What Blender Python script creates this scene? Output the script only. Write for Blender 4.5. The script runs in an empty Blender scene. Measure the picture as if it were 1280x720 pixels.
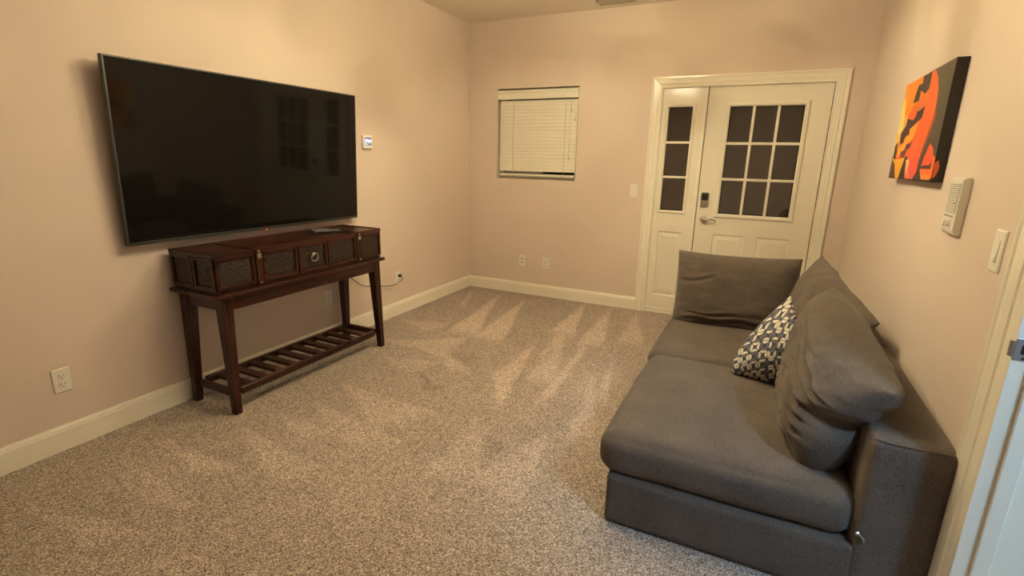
import bpy, bmesh, math, random
from mathutils import Vector, Matrix, noise

random.seed(7)
scn = bpy.context.scene
COL = scn.collection

# ------------------------------------------------------------------ camera
CAM = Vector((2.8933, -4.8356, 1.4126))
F_PX, YAW, PITCH, ROLL = 630.95, -0.4525, -0.2499, 0.0215
fw = Vector((math.sin(YAW) * math.cos(PITCH), math.cos(YAW) * math.cos(PITCH), math.sin(PITCH)))
rt = fw.cross(Vector((0, 0, 1))).normalized()
up = rt.cross(fw)
rt2 = math.cos(ROLL) * rt + math.sin(ROLL) * up
up2 = -math.sin(ROLL) * rt + math.cos(ROLL) * up
cd = bpy.data.cameras.new('camera')
cam = bpy.data.objects.new('camera', cd)
COL.objects.link(cam)
cam.matrix_world = Matrix(((rt2.x, up2.x, -fw.x, CAM.x), (rt2.y, up2.y, -fw.y, CAM.y),
                           (rt2.z, up2.z, -fw.z, CAM.z), (0, 0, 0, 1)))
cd.sensor_fit = 'HORIZONTAL'
cd.sensor_width = 36
cd.lens = F_PX / 1280 * 36
cd.clip_start = 0.02
scn.camera = cam

# ------------------------------------------------------------------ world, lights, exposure
wd = bpy.data.worlds.new('night')
scn.world = wd
wd.use_nodes = True
wd.node_tree.nodes['Background'].inputs[0].default_value = (0.010, 0.010, 0.010, 1)
wd.node_tree.nodes['Background'].inputs[1].default_value = 0.15
vs = scn.view_settings
vs.view_transform = 'Standard'
vs.look = 'None'
vs.gamma = 1
vs.use_curve_mapping = False
vs.exposure = 0.62
WARM = (1.0, 0.88, 0.57)
LAMP_W = 12.8          # each bulb of the fan light
HALL_W = 170.0
BOWL_UP, BOWL_GLOW = 230.0, 20.0    # added uplight bowl: fill light disc inside and glow of the glass

# ------------------------------------------------------------------ room numbers (metres)
W, H = 3.515, 2.735
YB = -6.3              # wall behind the camera
WT = .17               # thickness of the right wall
BBH, BBT = 0.125, 0.015


# ------------------------------------------------------------------ helpers
def newbm():
    return bmesh.new()


def box(bm, x0, x1, y0, y1, z0, z1, bev=0.0, seg=2):
    if x0 > x1: x0, x1 = x1, x0
    if y0 > y1: y0, y1 = y1, y0
    if z0 > z1: z0, z1 = z1, z0
    b = bmesh.new() if bev else bm
    v = [b.verts.new(p) for p in ((x0, y0, z0), (x1, y0, z0), (x1, y1, z0), (x0, y1, z0),
                                  (x0, y0, z1), (x1, y0, z1), (x1, y1, z1), (x0, y1, z1))]
    for f in ((0, 3, 2, 1), (4, 5, 6, 7), (0, 1, 5, 4), (1, 2, 6, 5), (2, 3, 7, 6), (3, 0, 4, 7)):
        b.faces.new([v[i] for i in f])
    if bev:
        bmesh.ops.bevel(b, geom=list(b.edges), offset=bev, segments=seg, profile=0.5, affect='EDGES')
        merge(bm, b)
    return bm


def merge(bm, b, mat=None):
    b.verts.index_update()
    mp = []
    for v in b.verts:
        mp.append(bm.verts.new(mat @ v.co if mat else v.co))
    for f in b.faces:
        try:
            nf = bm.faces.new([mp[v.index] for v in f.verts])
            nf.smooth = f.smooth
        except ValueError:
            pass
    b.free()


def prism(bm, pts, axis, a0, a1):
    """extrude a 2-D outline along an axis; pts are the two other coordinates in xyz order"""
    def mk(p, a):
        if axis == 'x': return (a, p[0], p[1])
        if axis == 'y': return (p[0], a, p[1])
        return (p[0], p[1], a)
    A = [bm.verts.new(mk(p, a0)) for p in pts]
    B = [bm.verts.new(mk(p, a1)) for p in pts]
    n = len(pts)
    for i in range(n):
        bm.faces.new((A[i], A[(i + 1) % n], B[(i + 1) % n], B[i]))
    bm.faces.new(A[::-1])
    bm.faces.new(B)
    return bm


def tube(bm, path, r, n=8, cap=True):
    path = [Vector(p) for p in path]
    rings = []
    prev = None
    for i, p in enumerate(path):
        t = (path[min(i + 1, len(path) - 1)] - path[max(i - 1, 0)]).normalized()
        if prev is None:
            a = t.orthogonal().normalized()
        else:
            a = (prev - t * prev.dot(t)).normalized()
        prev = a
        b = t.cross(a)
        rr = r[i] if isinstance(r, (list, tuple)) else r
        rings.append([bm.verts.new(p + rr * (math.cos(k * 2 * math.pi / n) * a + math.sin(k * 2 * math.pi / n) * b)) for k in range(n)])
    for i in range(len(rings) - 1):
        for k in range(n):
            f = bm.faces.new((rings[i][k], rings[i][(k + 1) % n], rings[i + 1][(k + 1) % n], rings[i + 1][k]))
            f.smooth = True
    if cap:
        bm.faces.new(rings[0][::-1])
        bm.faces.new(rings[-1])
    return bm


def lathe(bm, prof, n=24, mat=Matrix(), closed=False):
    rings = []
    for (r, z) in prof:
        rings.append([bm.verts.new(mat @ Vector((r * math.cos(k * 2 * math.pi / n), r * math.sin(k * 2 * math.pi / n), z))) for k in range(n)])
    m = len(rings)
    for i in range(m if closed else m - 1):
        for k in range(n):
            f = bm.faces.new((rings[i][k], rings[i][(k + 1) % n], rings[(i + 1) % m][(k + 1) % n], rings[(i + 1) % m][k]))
            f.smooth = True
    if not closed:
        if prof[0][0] > 1e-6: bm.faces.new(rings[0][::-1])
        if prof[-1][0] > 1e-6: bm.faces.new(rings[-1])
    return bm


def torus(bm, R, r, mat=Matrix(), n=24, m=8):
    lathe(bm, [(R + r * math.cos(a * 2 * math.pi / m), r * math.sin(a * 2 * math.pi / m)) for a in range(m)], n, mat, True)
    return bm


def catmull(pts, k=6):
    P = [Vector(p) for p in pts]
    P = [2 * P[0] - P[1]] + P + [2 * P[-1] - P[-2]]
    out = []
    for i in range(1, len(P) - 2):
        for j in range(k):
            t = j / k
            out.append(0.5 * ((2 * P[i]) + (P[i + 1] - P[i - 1]) * t + (2 * P[i - 1] - 5 * P[i] + 4 * P[i + 1] - P[i + 2]) * t * t
                              + (3 * P[i] - P[i - 1] - 3 * P[i + 1] + P[i + 2]) * t ** 3))
    out.append(P[-2])
    return out


def worldloc(o):
    v = Vector(o.location)
    while o.parent:
        o = o.parent
        v += o.location
    return v


def obj(name, bm, mat, parent=None, base=None, smooth=None):
    """link a bmesh given in world coordinates as one mesh object"""
    me = bpy.data.meshes.new(name)
    bmesh.ops.recalc_face_normals(bm, faces=list(bm.faces))
    bm.to_mesh(me)
    bm.free()
    o = bpy.data.objects.new(name, me)
    COL.objects.link(o)
    mats = mat if isinstance(mat, (list, tuple)) else [mat]
    for m in mats: me.materials.append(m)
    if smooth is not None:
        for p in me.polygons: p.use_smooth = smooth
    if base is None and parent is None:
        xs = [v.co for v in me.vertices]
        base = Vector((sum(v.x for v in xs) / len(xs), sum(v.y for v in xs) / len(xs), min(v.z for v in xs)))
    if parent is not None:
        L = worldloc(parent)
        o.parent = parent
        b = Vector(base) if base is not None else L
        o.location = b - L
        me.transform(Matrix.Translation(-b))
    else:
        o.location = base
        me.transform(Matrix.Translation(-Vector(base)))
    return o


def clone(o, delta, parent=None):
    c = o.copy()
    COL.objects.link(c)
    c.location = Vector(o.location) + Vector(delta)
    if parent is not None: c.parent = parent
    return c


def tag(o, label=None, cat=None, group=None, kind=None):
    if label: o['label'] = label
    if cat: o['category'] = cat
    if group: o['group'] = group
    if kind: o['kind'] = kind
    return o


def thing(name, loc, label, cat, group=None, kind=None):
    o = bpy.data.objects.new(name, None)
    COL.objects.link(o)
    o.location = loc
    o.empty_display_size = 0.05
    return tag(o, label, cat, group, kind)


# ------------------------------------------------------------------ materials
class NT:
    def __init__(s, name):
        s.m = bpy.data.materials.new(name)
        s.m.use_nodes = True
        s.t = s.m.node_tree
        s.b = s.t.nodes['Principled BSDF']
        s.out = s.t.nodes['Material Output']

    def n(s, typ, **kw):
        nd = s.t.nodes.new(typ)
        for k, v in kw.items():
            if k.startswith('i_'):
                key = k[2:]
                nd.inputs[int(key) if key.isdigit() else key.replace('_', ' ')].default_value = v
            else:
                setattr(nd, k, v)
        return nd

    def l(s, a, b):
        s.t.links.new(a, b)

    def math(s, op, a, b=None, c=None):
        nd = s.n('ShaderNodeMath', operation=op)
        for i, v in enumerate((a, b, c)):
            if v is None: continue
            if isinstance(v, (int, float)): nd.inputs[i].default_value = v
            else: s.l(v, nd.inputs[i])
        return nd.outputs[0]

    def mix(s, fac, a, b):
        nd = s.n('ShaderNodeMix', data_type='RGBA')
        for i, v in ((0, fac), (6, a), (7, b)):
            if isinstance(v, (int, float)): nd.inputs[i].default_value = v
            elif isinstance(v, tuple): nd.inputs[i].default_value = (*v, 1) if len(v) == 3 else v
            else: s.l(v, nd.inputs[i])
        return nd.outputs[2]

    def ramp(s, fac, stops):
        nd = s.n('ShaderNodeValToRGB')
        el = nd.color_ramp.elements
        while len(el) < len(stops): el.new(0.5)
        for e, (p, c) in zip(el, stops):
            e.position = p
            e.color = (*c, 1)
        s.l(fac, nd.inputs[0])
        return nd.outputs[0]

    def coord(s, kind='Object', scale=(1, 1, 1)):
        tc = s.n('ShaderNodeTexCoord')
        mp = s.n('ShaderNodeMapping')
        mp.inputs['Scale'].default_value = scale
        s.l(tc.outputs[kind], mp.inputs['Vector'])
        return mp.outputs[0]

    def noise(s, vec, scale, detail=3, rough=0.5):
        nd = s.n('ShaderNodeTexNoise')
        nd.inputs['Scale'].default_value = scale
        nd.inputs['Detail'].default_value = detail
        nd.inputs['Roughness'].default_value = rough
        s.l(vec, nd.inputs['Vector'])
        return nd.outputs['Fac']

    def bump(s, h, strength=0.3, dist=0.002):
        nd = s.n('ShaderNodeBump')
        nd.inputs['Strength'].default_value = strength
        nd.inputs['Distance'].default_value = dist
        s.l(h, nd.inputs['Height'])
        s.l(nd.outputs[0], s.b.inputs['Normal'])

    def set(s, col=None, rough=None, metal=None, spec=None):
        if col is not None:
            if isinstance(col, tuple): s.b.inputs['Base Color'].default_value = (*col, 1)
            else: s.l(col, s.b.inputs['Base Color'])
        if rough is not None:
            if isinstance(rough, (int, float)): s.b.inputs['Roughness'].default_value = rough
            else: s.l(rough, s.b.inputs['Roughness'])
        if metal is not None: s.b.inputs['Metallic'].default_value = metal
        if spec is not None: s.b.inputs['Specular IOR Level'].default_value = spec
        return s.m


def plain(name, col, rough=0.5, metal=0.0, spec=0.5, var=0.06, scale=40):
    """a plain colour with slight procedural unevenness"""
    t = NT(name)
    v = t.coord()
    f = t.noise(v, scale, 2)
    c = t.mix(f, tuple(x * (1 - var) for x in col), tuple(min(1, x * (1 + var)) for x in col))
    return t.set(c, rough, metal, spec)


def paint(name, col, rough=0.75, spec=0.3, bscale=140, bstr=0.25):
    t = NT(name)
    v = t.coord('Generated') if False else t.coord()
    f = t.noise(v, 1.3, 3)
    c = t.mix(f, tuple(x * 0.97 for x in col), tuple(x * 1.03 for x in col))
    t.set(c, rough, 0, spec)
    h = t.noise(v, bscale, 3, 0.55)
    t.bump(h, bstr, 0.002)
    return t.m


M = {}
M['wall'] = paint('wall_paint', (0.70, 0.585, 0.505), 0.7, 0.3)
M['ceiling'] = paint('ceiling_paint', (0.84, 0.765, 0.665), 0.85, 0.2, 90, 0.4)
M['trim'] = plain('trim_enamel', (0.86, 0.81, 0.695), 0.17, 0, 0.5, 0.02)
M['door'] = plain('door_enamel', (0.81, 0.76, 0.65), 0.14, 0, 0.5, 0.02)
M['plate'] = plain('white_plastic', (0.80, 0.765, 0.68), 0.35, 0, 0.5, 0.02)
M['blind'] = plain('blind_slat', (0.80, 0.755, 0.64), 0.45, 0, 0.4, 0.02)
M['cordw'] = plain('white_cord', (0.62, 0.56, 0.46), 0.8)
M['dark'] = plain('dark_slot', (0.012, 0.010, 0.009), 0.6)
M['blackp'] = plain('black_plastic', (0.012, 0.012, 0.013), 0.35)
M['nickel'] = plain('satin_nickel', (0.55, 0.52, 0.47), 0.28, 1.0)
M['brass'] = plain('brass', (0.75, 0.55, 0.25), 0.3, 1.0)
M['steel'] = plain('galvanised_steel', (0.42, 0.45, 0.50), 0.38, 1.0)
M['tvframe'] = plain('tv_frame_metal', (0.085, 0.09, 0.088), 0.4, 0.9)
M['iron'] = plain('dark_iron', (0.10, 0.085, 0.07), 0.4, 0.9)


def wood_mat(name, axis, c0=(0.009, 0.0028, 0.0016), c1=(0.054, 0.0108, 0.0034), rough=0.30):
    t = NT(name)
    s = {'x': (2.2, 40, 40), 'y': (40, 2.2, 40), 'z': (40, 40, 2.2)}[axis]
    v = t.coord('Object', s)
    f = t.noise(v, 1.0, 4, 0.6)
    f2 = t.noise(t.coord('Object', (3, 3, 3)), 2.0, 2)
    ff = t.math('ADD', t.math('MULTIPLY', f, 0.75), t.math('MULTIPLY', f2, 0.3))
    c = t.ramp(ff, [(0.28, c0), (0.55, tuple((a + b) / 2 for a, b in zip(c0, c1))), (0.8, c1)])
    t.set(c, t.math('ADD', t.math('MULTIPLY', f, 0.2), rough - 0.1), 0, 0.38)
    t.bump(f, 0.12, 0.001)
    return t.m


M['woodx'] = wood_mat('mahogany_grain_across', 'x')
M['woody'] = wood_mat('mahogany_grain_long', 'y')
M['woodz'] = wood_mat('mahogany_grain_upright', 'z')


def carved_mat():
    t = NT('carved_dark_relief')
    v = t.coord('Object', (1, 1, 1))
    f = t.noise(v, 85, 4, 0.65)
    vo = t.n('ShaderNodeTexVoronoi', feature='F1')
    vo.inputs['Scale'].default_value = 70
    t.l(v, vo.inputs['Vector'])
    c = t.ramp(f, [(0.35, (0.010, 0.0065, 0.005)), (0.58, (0.022, 0.013, 0.009)), (0.74, (0.10, 0.058, 0.027))])
    t.set(c, 0.5, 0, 0.4)
    t.bump(vo.outputs['Distance'], 0.6, 0.004)
    return t.m


M['carved'] = carved_mat()


def fabric_mat(name, c0, c1, sc=650, rough=0.95):
    t = NT(name)
    v = t.coord('Object')
    a = t.noise(t.coord('Object', (1, 0.25, 0.25)), sc, 2)
    b = t.noise(t.coord('Object', (0.25, 1, 0.25)), sc, 2)
    d = t.noise(t.coord('Object', (0.25, 0.25, 1)), sc, 2)
    w = t.math('DIVIDE', t.math('ADD', t.math('ADD', a, b), d), 3.0)
    big = t.noise(v, 5, 3)
    k = t.math('ADD', t.math('MULTIPLY', w, 0.8), t.math('MULTIPLY', big, 0.2))
    c = t.ramp(k, [(0.36, c0), (0.64, c1)])
    t.set(c, rough, 0, 0.15)
    t.b.inputs['Sheen Weight'].default_value = 0.12
    t.b.inputs['Sheen Roughness'].default_value = 0.5
    t.bump(w, 0.6, 0.003)
    return t.m


M['sofa'] = fabric_mat('charcoal_weave', (0.052, 0.042, 0.035), (0.164, 0.131, 0.108))


def glass_mat(name, tint=(1, 1, 1), rough=0.0):
    t = NT(name)
    v = t.coord()
    f = t.noise(v, 3, 1)
    c = t.mix(f, tint, tuple(x * 0.97 for x in tint))
    t.set(c, rough)
    t.b.inputs['Transmission Weight'].default_value = 1.0
    t.b.inputs['IOR'].default_value = 2.3
    return t.m


M['glass'] = glass_mat('window_glass', (0.8, 0.8, 0.8))


def screen_mat():
    t = NT('tv_screen_glass')
    v = t.coord()
    f = t.noise(v, 300, 2)
    t.set(t.mix(f, (0.004, 0.0037, 0.0037), (0.0065, 0.006, 0.0058)), 0.060, 0, 0.20)
    return t.m


M['screen'] = screen_mat()


def emit_mat(name, col, strength):
    t = NT(name)
    v = t.coord()
    f = t.noise(v, 20, 1)
    c = t.mix(f, tuple(x * 0.97 for x in col), col)
    t.set(c, 0.4)
    t.l(c, t.b.inputs['Emission Color'])
    t.b.inputs['Emission Strength'].default_value = strength
    return t.m


def carpet_mat():
    t = NT('speckled_carpet')
    tc = t.n('ShaderNodeTexCoord')
    v = tc.outputs['Object']
    # each yarn tuft takes one of the blended yarn colours
    vo = t.n('ShaderNodeTexVoronoi', feature='F1')
    vo.inputs['Scale'].default_value = 235
    t.l(v, vo.inputs['Vector'])
    sp = t.n('ShaderNodeSeparateColor')
    t.l(vo.outputs['Color'], sp.inputs[0])
    n1 = t.noise(v, 95, 2)
    k = t.math('ADD', t.math('MULTIPLY', sp.outputs[0], 0.72), t.math('MULTIPLY', n1, 0.28))
    c = t.ramp(k, [(0.14, (0.055, 0.043, 0.037)), (0.36, (0.215, 0.172, 0.147)), (0.60, (0.43, 0.352, 0.305)), (0.88, (0.84, 0.71, 0.62))])
    c = t.mix(t.math('MULTIPLY', sp.outputs[1], .5), c, t.mix(sp.outputs[2], (.38, .28, .25), (.44, .38, .28)))
    at = t.n('ShaderNodeAttribute', attribute_name='pile')
    n2 = t.noise(v, 1.6, 3)
    n3 = t.noise(v, 9, 4, 0.6)
    lay = t.math('ADD', t.math('ADD', t.math('MULTIPLY', at.outputs['Fac'], 0.85), t.math('MULTIPLY', n2, 0.26)), t.math('MULTIPLY', n3, 0.30))
    g = t.n('ShaderNodeMapRange')
    g.inputs['From Min'].default_value = 0.25
    g.inputs['From Max'].default_value = 1.15
    g.inputs['To Min'].default_value = 0.74
    g.inputs['To Max'].default_value = 1.5
    t.l(lay, g.inputs['Value'])
    mul = t.n('ShaderNodeVectorMath', operation='SCALE')
    t.l(c, mul.inputs[0])
    t.l(g.outputs[0], mul.inputs['Scale'])
    t.set(mul.outputs[0], 1.0, 0, 0.05)
    t.b.inputs['Sheen Weight'].default_value = 0.1
    h = t.math('SUBTRACT', 1.0, vo.outputs['Distance'])
    t.bump(t.math('ADD', h, t.math('MULTIPLY', n1, 0.6)), 0.75, 0.006)
    return t.m


M['carpet'] = carpet_mat()


# ================================================================== STRUCTURE
def struct(name, bm, m, label, cat, parent=None):
    o = obj(name, bm, m, parent)
    return tag(o, label, cat, None, 'structure')


# floor with the lay of the pile (vacuum strokes) stored per vertex -----------
def tri(p, a, b, c, soft=0.024):
    def side(p, q, r): return (q[0] - p[0]) * (r[1] - p[1]) - (q[1] - p[1]) * (r[0] - p[0])
    s = 1 if side(a, b, c) > 0 else -1
    d = 1e9
    for q, r in ((a, b), (b, c), (c, a)):
        L = math.hypot(r[0] - q[0], r[1] - q[1])
        d = min(d, s * side(q, r, p) / L)
    k = max(0.0, min(1.0, d / soft + 0.5))
    if k > 0:   # the stroke fades out towards its wide end
        k *= max(0.0, min(1.0, side(b, c, p) / side(b, c, a) / .14))
    return k


_fr, _fu, _fd = rt2, up2, fw


def floor_pt(u, v, z=0.0):
    k = _fd * F_PX + _fr * (u - 640) + _fu * (360 - v)
    t = (z - CAM.z) / k.z
    return (CAM.x + k.x * t, CAM.y + k.y * t)


# light strokes left by the vacuum cleaner: tip, and the two ends of the wide side (photo pixels on the floor)
STROKES = [
    ((625, 368), (556, 417), (592, 424), 1.0), ((655, 375), (586, 425), (626, 432), 1.0),
    ((592, 362), (572, 384), (580, 386), .7), ((732, 380), (683, 416), (716, 424), 1.0),
    ((762, 386), (716, 434), (754, 436), .9), ((796, 392), (768, 432), (806, 436), .7),
    ((712, 392), (652, 480), (690, 492), .7), ((668, 432), (612, 470), (618, 520), .9),
    ((755, 400), (655, 520), (690, 500), .8), ((548, 432), (596, 470), (560, 466), .6),
    ((505, 428), (590, 420), (560, 452), .55), ((478, 446), (560, 452), (520, 470), .45),
    ((430, 480), (560, 520), (470, 540), .5), ((390, 500), (520, 560), (430, 560), .45),
    ((300, 530), (420, 600), (340, 610), .45), ((205, 548), (300, 585), (250, 600), .55),
    ((160, 570), (260, 640), (190, 640), .4), ((345, 516), (430, 540), (380, 552), .45),
    ((30, 630), (200, 668), (110, 690), .5), ((500, 400), (570, 404), (540, 416), .5),
    ((480, 425), (545, 424), (520, 438), .4), ((740, 470), (700, 560), (745, 560), .55),
    ((690, 540), (580, 600), (650, 640), .45), ((600, 520), (520, 600), (600, 610), .4),
    ((770, 430), (742, 505), (758, 510), .5),
]
DARKS = [((520, 462), (560, 490), (535, 492), .5), ((655, 470), (690, 430), (700, 440), .4),
         ((600, 540), (640, 560), (610, 580), .4), ((230, 560), (330, 560), (300, 580), .35),
         ((560, 440), (600, 445), (585, 455), .4)]


def pile(x, y):
    v = 0.35
    w = noise.noise((x * 6, y * 6, 0)) * 0.02
    w2 = noise.noise((x * 6, y * 6, 5)) * 0.02
    p = (x + w, y + w2)
    for a, b, c, s in ST:
        v = max(v, 0.35 + 0.65 * s * tri(p, a, b, c))
    for a, b, c, s in DK:
        v = v - s * 0.5 * tri(p, a, b, c)
    near = max(0.0, min(1.0, (-y - 2.2) / 1.5))
    v += 0.12 * near * (0.5 + noise.noise((x * 2.2, y * 2.2, 3)))
    return max(0, min(1, v))


ST = [(floor_pt(*a), floor_pt(*b), floor_pt(*c), s) for a, b, c, s in STROKES]
DK = [(floor_pt(*a), floor_pt(*b), floor_pt(*c), s) for a, b, c, s in DARKS]


def make_floor():
    st = 0.025
    xs = [i * st for i in range(int(W / st) + 1)] + [W, 5.0]
    ys = [-i * st for i in range(int(4.6 / st) + 1)] + [-5.2, YB]
    verts, faces = [], []
    for y in ys:
        for x in xs: verts.append((x, y, 0))
    nx = len(xs)
    for j in range(len(ys) - 1):
        for i in range(nx - 1):
            a = j * nx + i
            faces.append((a, a + nx, a + nx + 1, a + 1))
    me = bpy.data.meshes.new('floor')
    me.from_pydata(verts, [], faces)
    at = me.attributes.new('pile', 'FLOAT', 'POINT')
    for i, v in enumerate(verts):
        at.data[i].value = pile(v[0], v[1]) if v[1] > -4.7 and v[0] <= W else 0.4
    me.materials.append(M['carpet'])
    o = bpy.data.objects.new('floor', me)
    COL.objects.link(o)
    tag(o, 'speckled grey-beige cut-pile carpet with pale vacuum strokes', 'floor', None, 'structure')


make_floor()

struct('ceiling', box(newbm(), -0.12, 5.1, YB - .12, .15, H, H + .1), M['ceiling'], 'flat beige painted ceiling', 'ceiling')
struct('wall_left', box(newbm(), -.12, 0, YB - .12, .15, 0, H), M['wall'], 'beige wall behind the television and console table', 'wall')

# back wall with openings for the window and the entrance door
WX0, WX1, WZ0, WZ1 = .335, 1.205, 1.215, 2.098
DX0, DX1, DZ1 = 1.965, 3.305, 2.068
b = newbm()
T = .14
box(b, 0, WX0, 0, T, 0, H)
box(b, WX0, WX1, 0, T, 0, WZ0)
box(b, WX0, WX1, 0, T, WZ1, H)
box(b, WX1, DX0, 0, T, 0, H)
box(b, DX0, DX1, 0, T, DZ1, H)
box(b, DX1, W + WT, 0, T, 0, H)
struct('wall_back', b, M['wall'], 'beige wall with the blind-covered window and the entrance door', 'wall')

# right wall with a doorway towards the hall
OY0, OY1, OZ = -3.215, -4.05, 2.06
b = newbm()
box(b, W, W + WT, OY0 + .019, 0, 0, H)
box(b, W, W + WT, OY1 - .019, OY0 + .019, OZ + .019, H)
box(b, W, W + WT, YB, OY1 - .019, 0, H)
struct('wall_right', b, M['wall'], 'beige wall behind the dark sofa', 'wall')
struct('wall_front', box(newbm(), -.12, 5.1, YB - .12, YB, 0, H), M['wall'], 'beige wall facing the entrance door', 'wall')
b = newbm()
box(b, 5.0, 5.1, YB, -2.0, 0, H)
box(b, W + WT, 5.0, -2.1, -2.0, 0, H)
struct('wall_hall', b, M['wall'], 'beige hall walls beyond the side doorway', 'wall')


# baseboards ---------------------------------------------------------------
def bb_prof(t=BBT, h=BBH):
    return [(0, 0), (t, 0), (t, h - .028), (t - .002, h - .022), (t - .0035, h - .012), (t - .007, h - .006), (t - .009, h), (0, h)]


struct('baseboard_left', prism(newbm(), bb_prof(), 'y', YB, 0), M['trim'], 'cream baseboard along the wall under the television', 'baseboard')
b = prism(newbm(), [(-a, c) for a, c in bb_prof()], 'x', BBT * .2, 1.893)
struct('baseboard_back', b, M['trim'], 'cream baseboard under the blind-covered window', 'baseboard')
b = prism(newbm(), [(W - a, c) for a, c in bb_prof()], 'y', -3.06, 0)
struct('baseboard_right', b, M['trim'], 'cream baseboard running behind the sofa', 'baseboard')


# entrance door casing -------------------------------------------------------
def casing_prof(w, t=.02):
    # across the board (0 = outer edge), out of the wall
    return [(0, 0), (0, t), (.012, t), (.018, t * .75), (.03, t * .7), (.036, t * .9), (w * .62, t * .85), (w * .66, t * .6), (w * .86, t * .5), (w * .9, t * .72), (w, t * .6), (w, 0)]


def sweep_frame(bm, x0, x1, ztop, w, t=.02, z0=0.0, y=0.0):
    """door casing mitred over a rectangle with the outer edge x0..x1, ztop, on a wall facing -y"""
    P = casing_prof(w, t)
    rings = []
    for corner in range(4):
        ring = []
        for (a, d) in P:
            if corner == 0: p = (x0 + a, y - d, z0)
            elif corner == 1: p = (x0 + a, y - d, ztop - a)
            elif corner == 2: p = (x1 - a, y - d, ztop - a)
            else: p = (x1 - a, y - d, z0)
            ring.append(bm.verts.new(p))
        rings.append(ring)
    n = len(P)
    for i in range(3):
        for k in range(n):
            bm.faces.new((rings[i][k], rings[i][(k + 1) % n], rings[i + 1][(k + 1) % n], rings[i + 1][k]))
    bm.faces.new(rings[0])
    bm.faces.new(rings[3])
    return bm


t1 = thing('trim_1', (2.63, 0, 0), 'cream moulded casing around the entrance door and sidelight', 'door casing', None, 'structure')
obj('casing', sweep_frame(newbm(), 1.891, 3.378, 2.135, .092), M['trim'], t1)
b = newbm()
box(b, 1.967, 1.987, 0, .13, 0, 2.066)
box(b, 3.287, 3.304, 0, .13, 0, 2.066)
box(b, 1.987, 3.287, 0, .13, 2.052, 2.066)
obj('door_frame', b, M['trim'], t1)
b = newbm()
box(b, 2.333, 2.363, -.004, .13, 0, 2.052, .002, 1)
obj('mullion', b, M['trim'], t1)
b = newbm()
box(b, 1.987, 3.287, -.006, .12, 0, .018, .003, 1)
obj('threshold', b, M['trim'], t1)


# panelled leaf helper -------------------------------------------------------
def panel_ring(bm, x0, x1, z0, z1, y, w=.032, d=.008):
    """raised-and-fielded panel: sunk moulding around a raised field (wall facing -y, face at y)"""
    lv = [(0, 0), (.010, d), (.018, d), (w + .014, d * .15)]
    rings = []
    for o, dd in lv:
        rings.append([bm.verts.new(p) for p in ((x0 + o, y + dd, z0 + o), (x1 - o, y + dd, z0 + o), (x1 - o, y + dd, z1 - o), (x0 + o, y + dd, z1 - o))])
    for i in range(len(rings) - 1):
        for k in range(4):
            bm.faces.new((rings[i][k], rings[i][(k + 1) % 4], rings[i + 1][(k + 1) % 4], rings[i + 1][k]))
    bm.faces.new(rings[-1])


def slab_with_holes(bm, x0, x1, z0, z1, y0, y1, holes):
    """a flat leaf (front y0) with rectangular holes; holes must not overlap"""
    xs = sorted({x0, x1, *[h[0] for h in holes], *[h[1] for h in holes]})
    zs = sorted({z0, z1, *[h[2] for h in holes], *[h[3] for h in holes]})
    for i in range(len(xs) - 1):
        for j in range(len(zs) - 1):
            cx, cz = (xs[i] + xs[i + 1]) / 2, (zs[j] + zs[j + 1]) / 2
            if any(h[0] < cx < h[1] and h[2] < cz < h[3] for h in holes): continue
            vv = [bm.verts.new(p) for p in ((xs[i], y0, zs[j]), (xs[i + 1], y0, zs[j]), (xs[i + 1], y0, zs[j + 1]), (xs[i], y0, zs[j + 1]))]
            bm.faces.new(vv)
            vv = [bm.verts.new(p) for p in ((xs[i], y1, zs[j]), (xs[i + 1], y1, zs[j]), (xs[i + 1], y1, zs[j + 1]), (xs[i], y1, zs[j + 1]))]
            bm.faces.new(vv[::-1])
    for (a, bb, c, d) in [(x0, x1, z0, z1)] + holes:
        for p, q in (((a, c), (bb, c)), ((bb, c), (bb, d)), ((bb, d), (a, d)), ((a, d), (a, c))):
            vv = [bm.verts.new(k) for k in ((p[0], y0, p[1]), (q[0], y0, q[1]), (q[0], y1, q[1]), (p[0], y1, p[1]))]
            bm.faces.new(vv)
    bmesh.ops.remove_doubles(bm, verts=list(bm.verts), dist=1e-5)


def lite_frame(bm, x0, x1, z0, z1, y, w=.03, t=.012):
    """moulded frame round a glazed opening; x0.. is the outside edge"""
    P = [(0, 0), (0, t * .5), (.004, t * .8), (.010, t), (w - .010, t), (w - .002, t * .4), (w, 0)]
    rings = []
    for c in range(4):
        ring = []
        for (a, d) in P:
            px = x0 + a if c in (0, 3) else x1 - a
            pz = z0 + a if c in (0, 1) else z1 - a
            ring.append(bm.verts.new((px, y - d, pz)))
        rings.append(ring)
    for c in range(4):
        A, B = rings[c], rings[(c + 1) % 4]
        for k in range(len(P) - 1):
            bm.faces.new((A[k], A[k + 1], B[k + 1], B[k]))


def muntin_bar(bm, x0, x1, z0, z1, y, t=.010):
    box(bm, x0, x1, y - t, y + .012, z0, z1, .003, 1)


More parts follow.
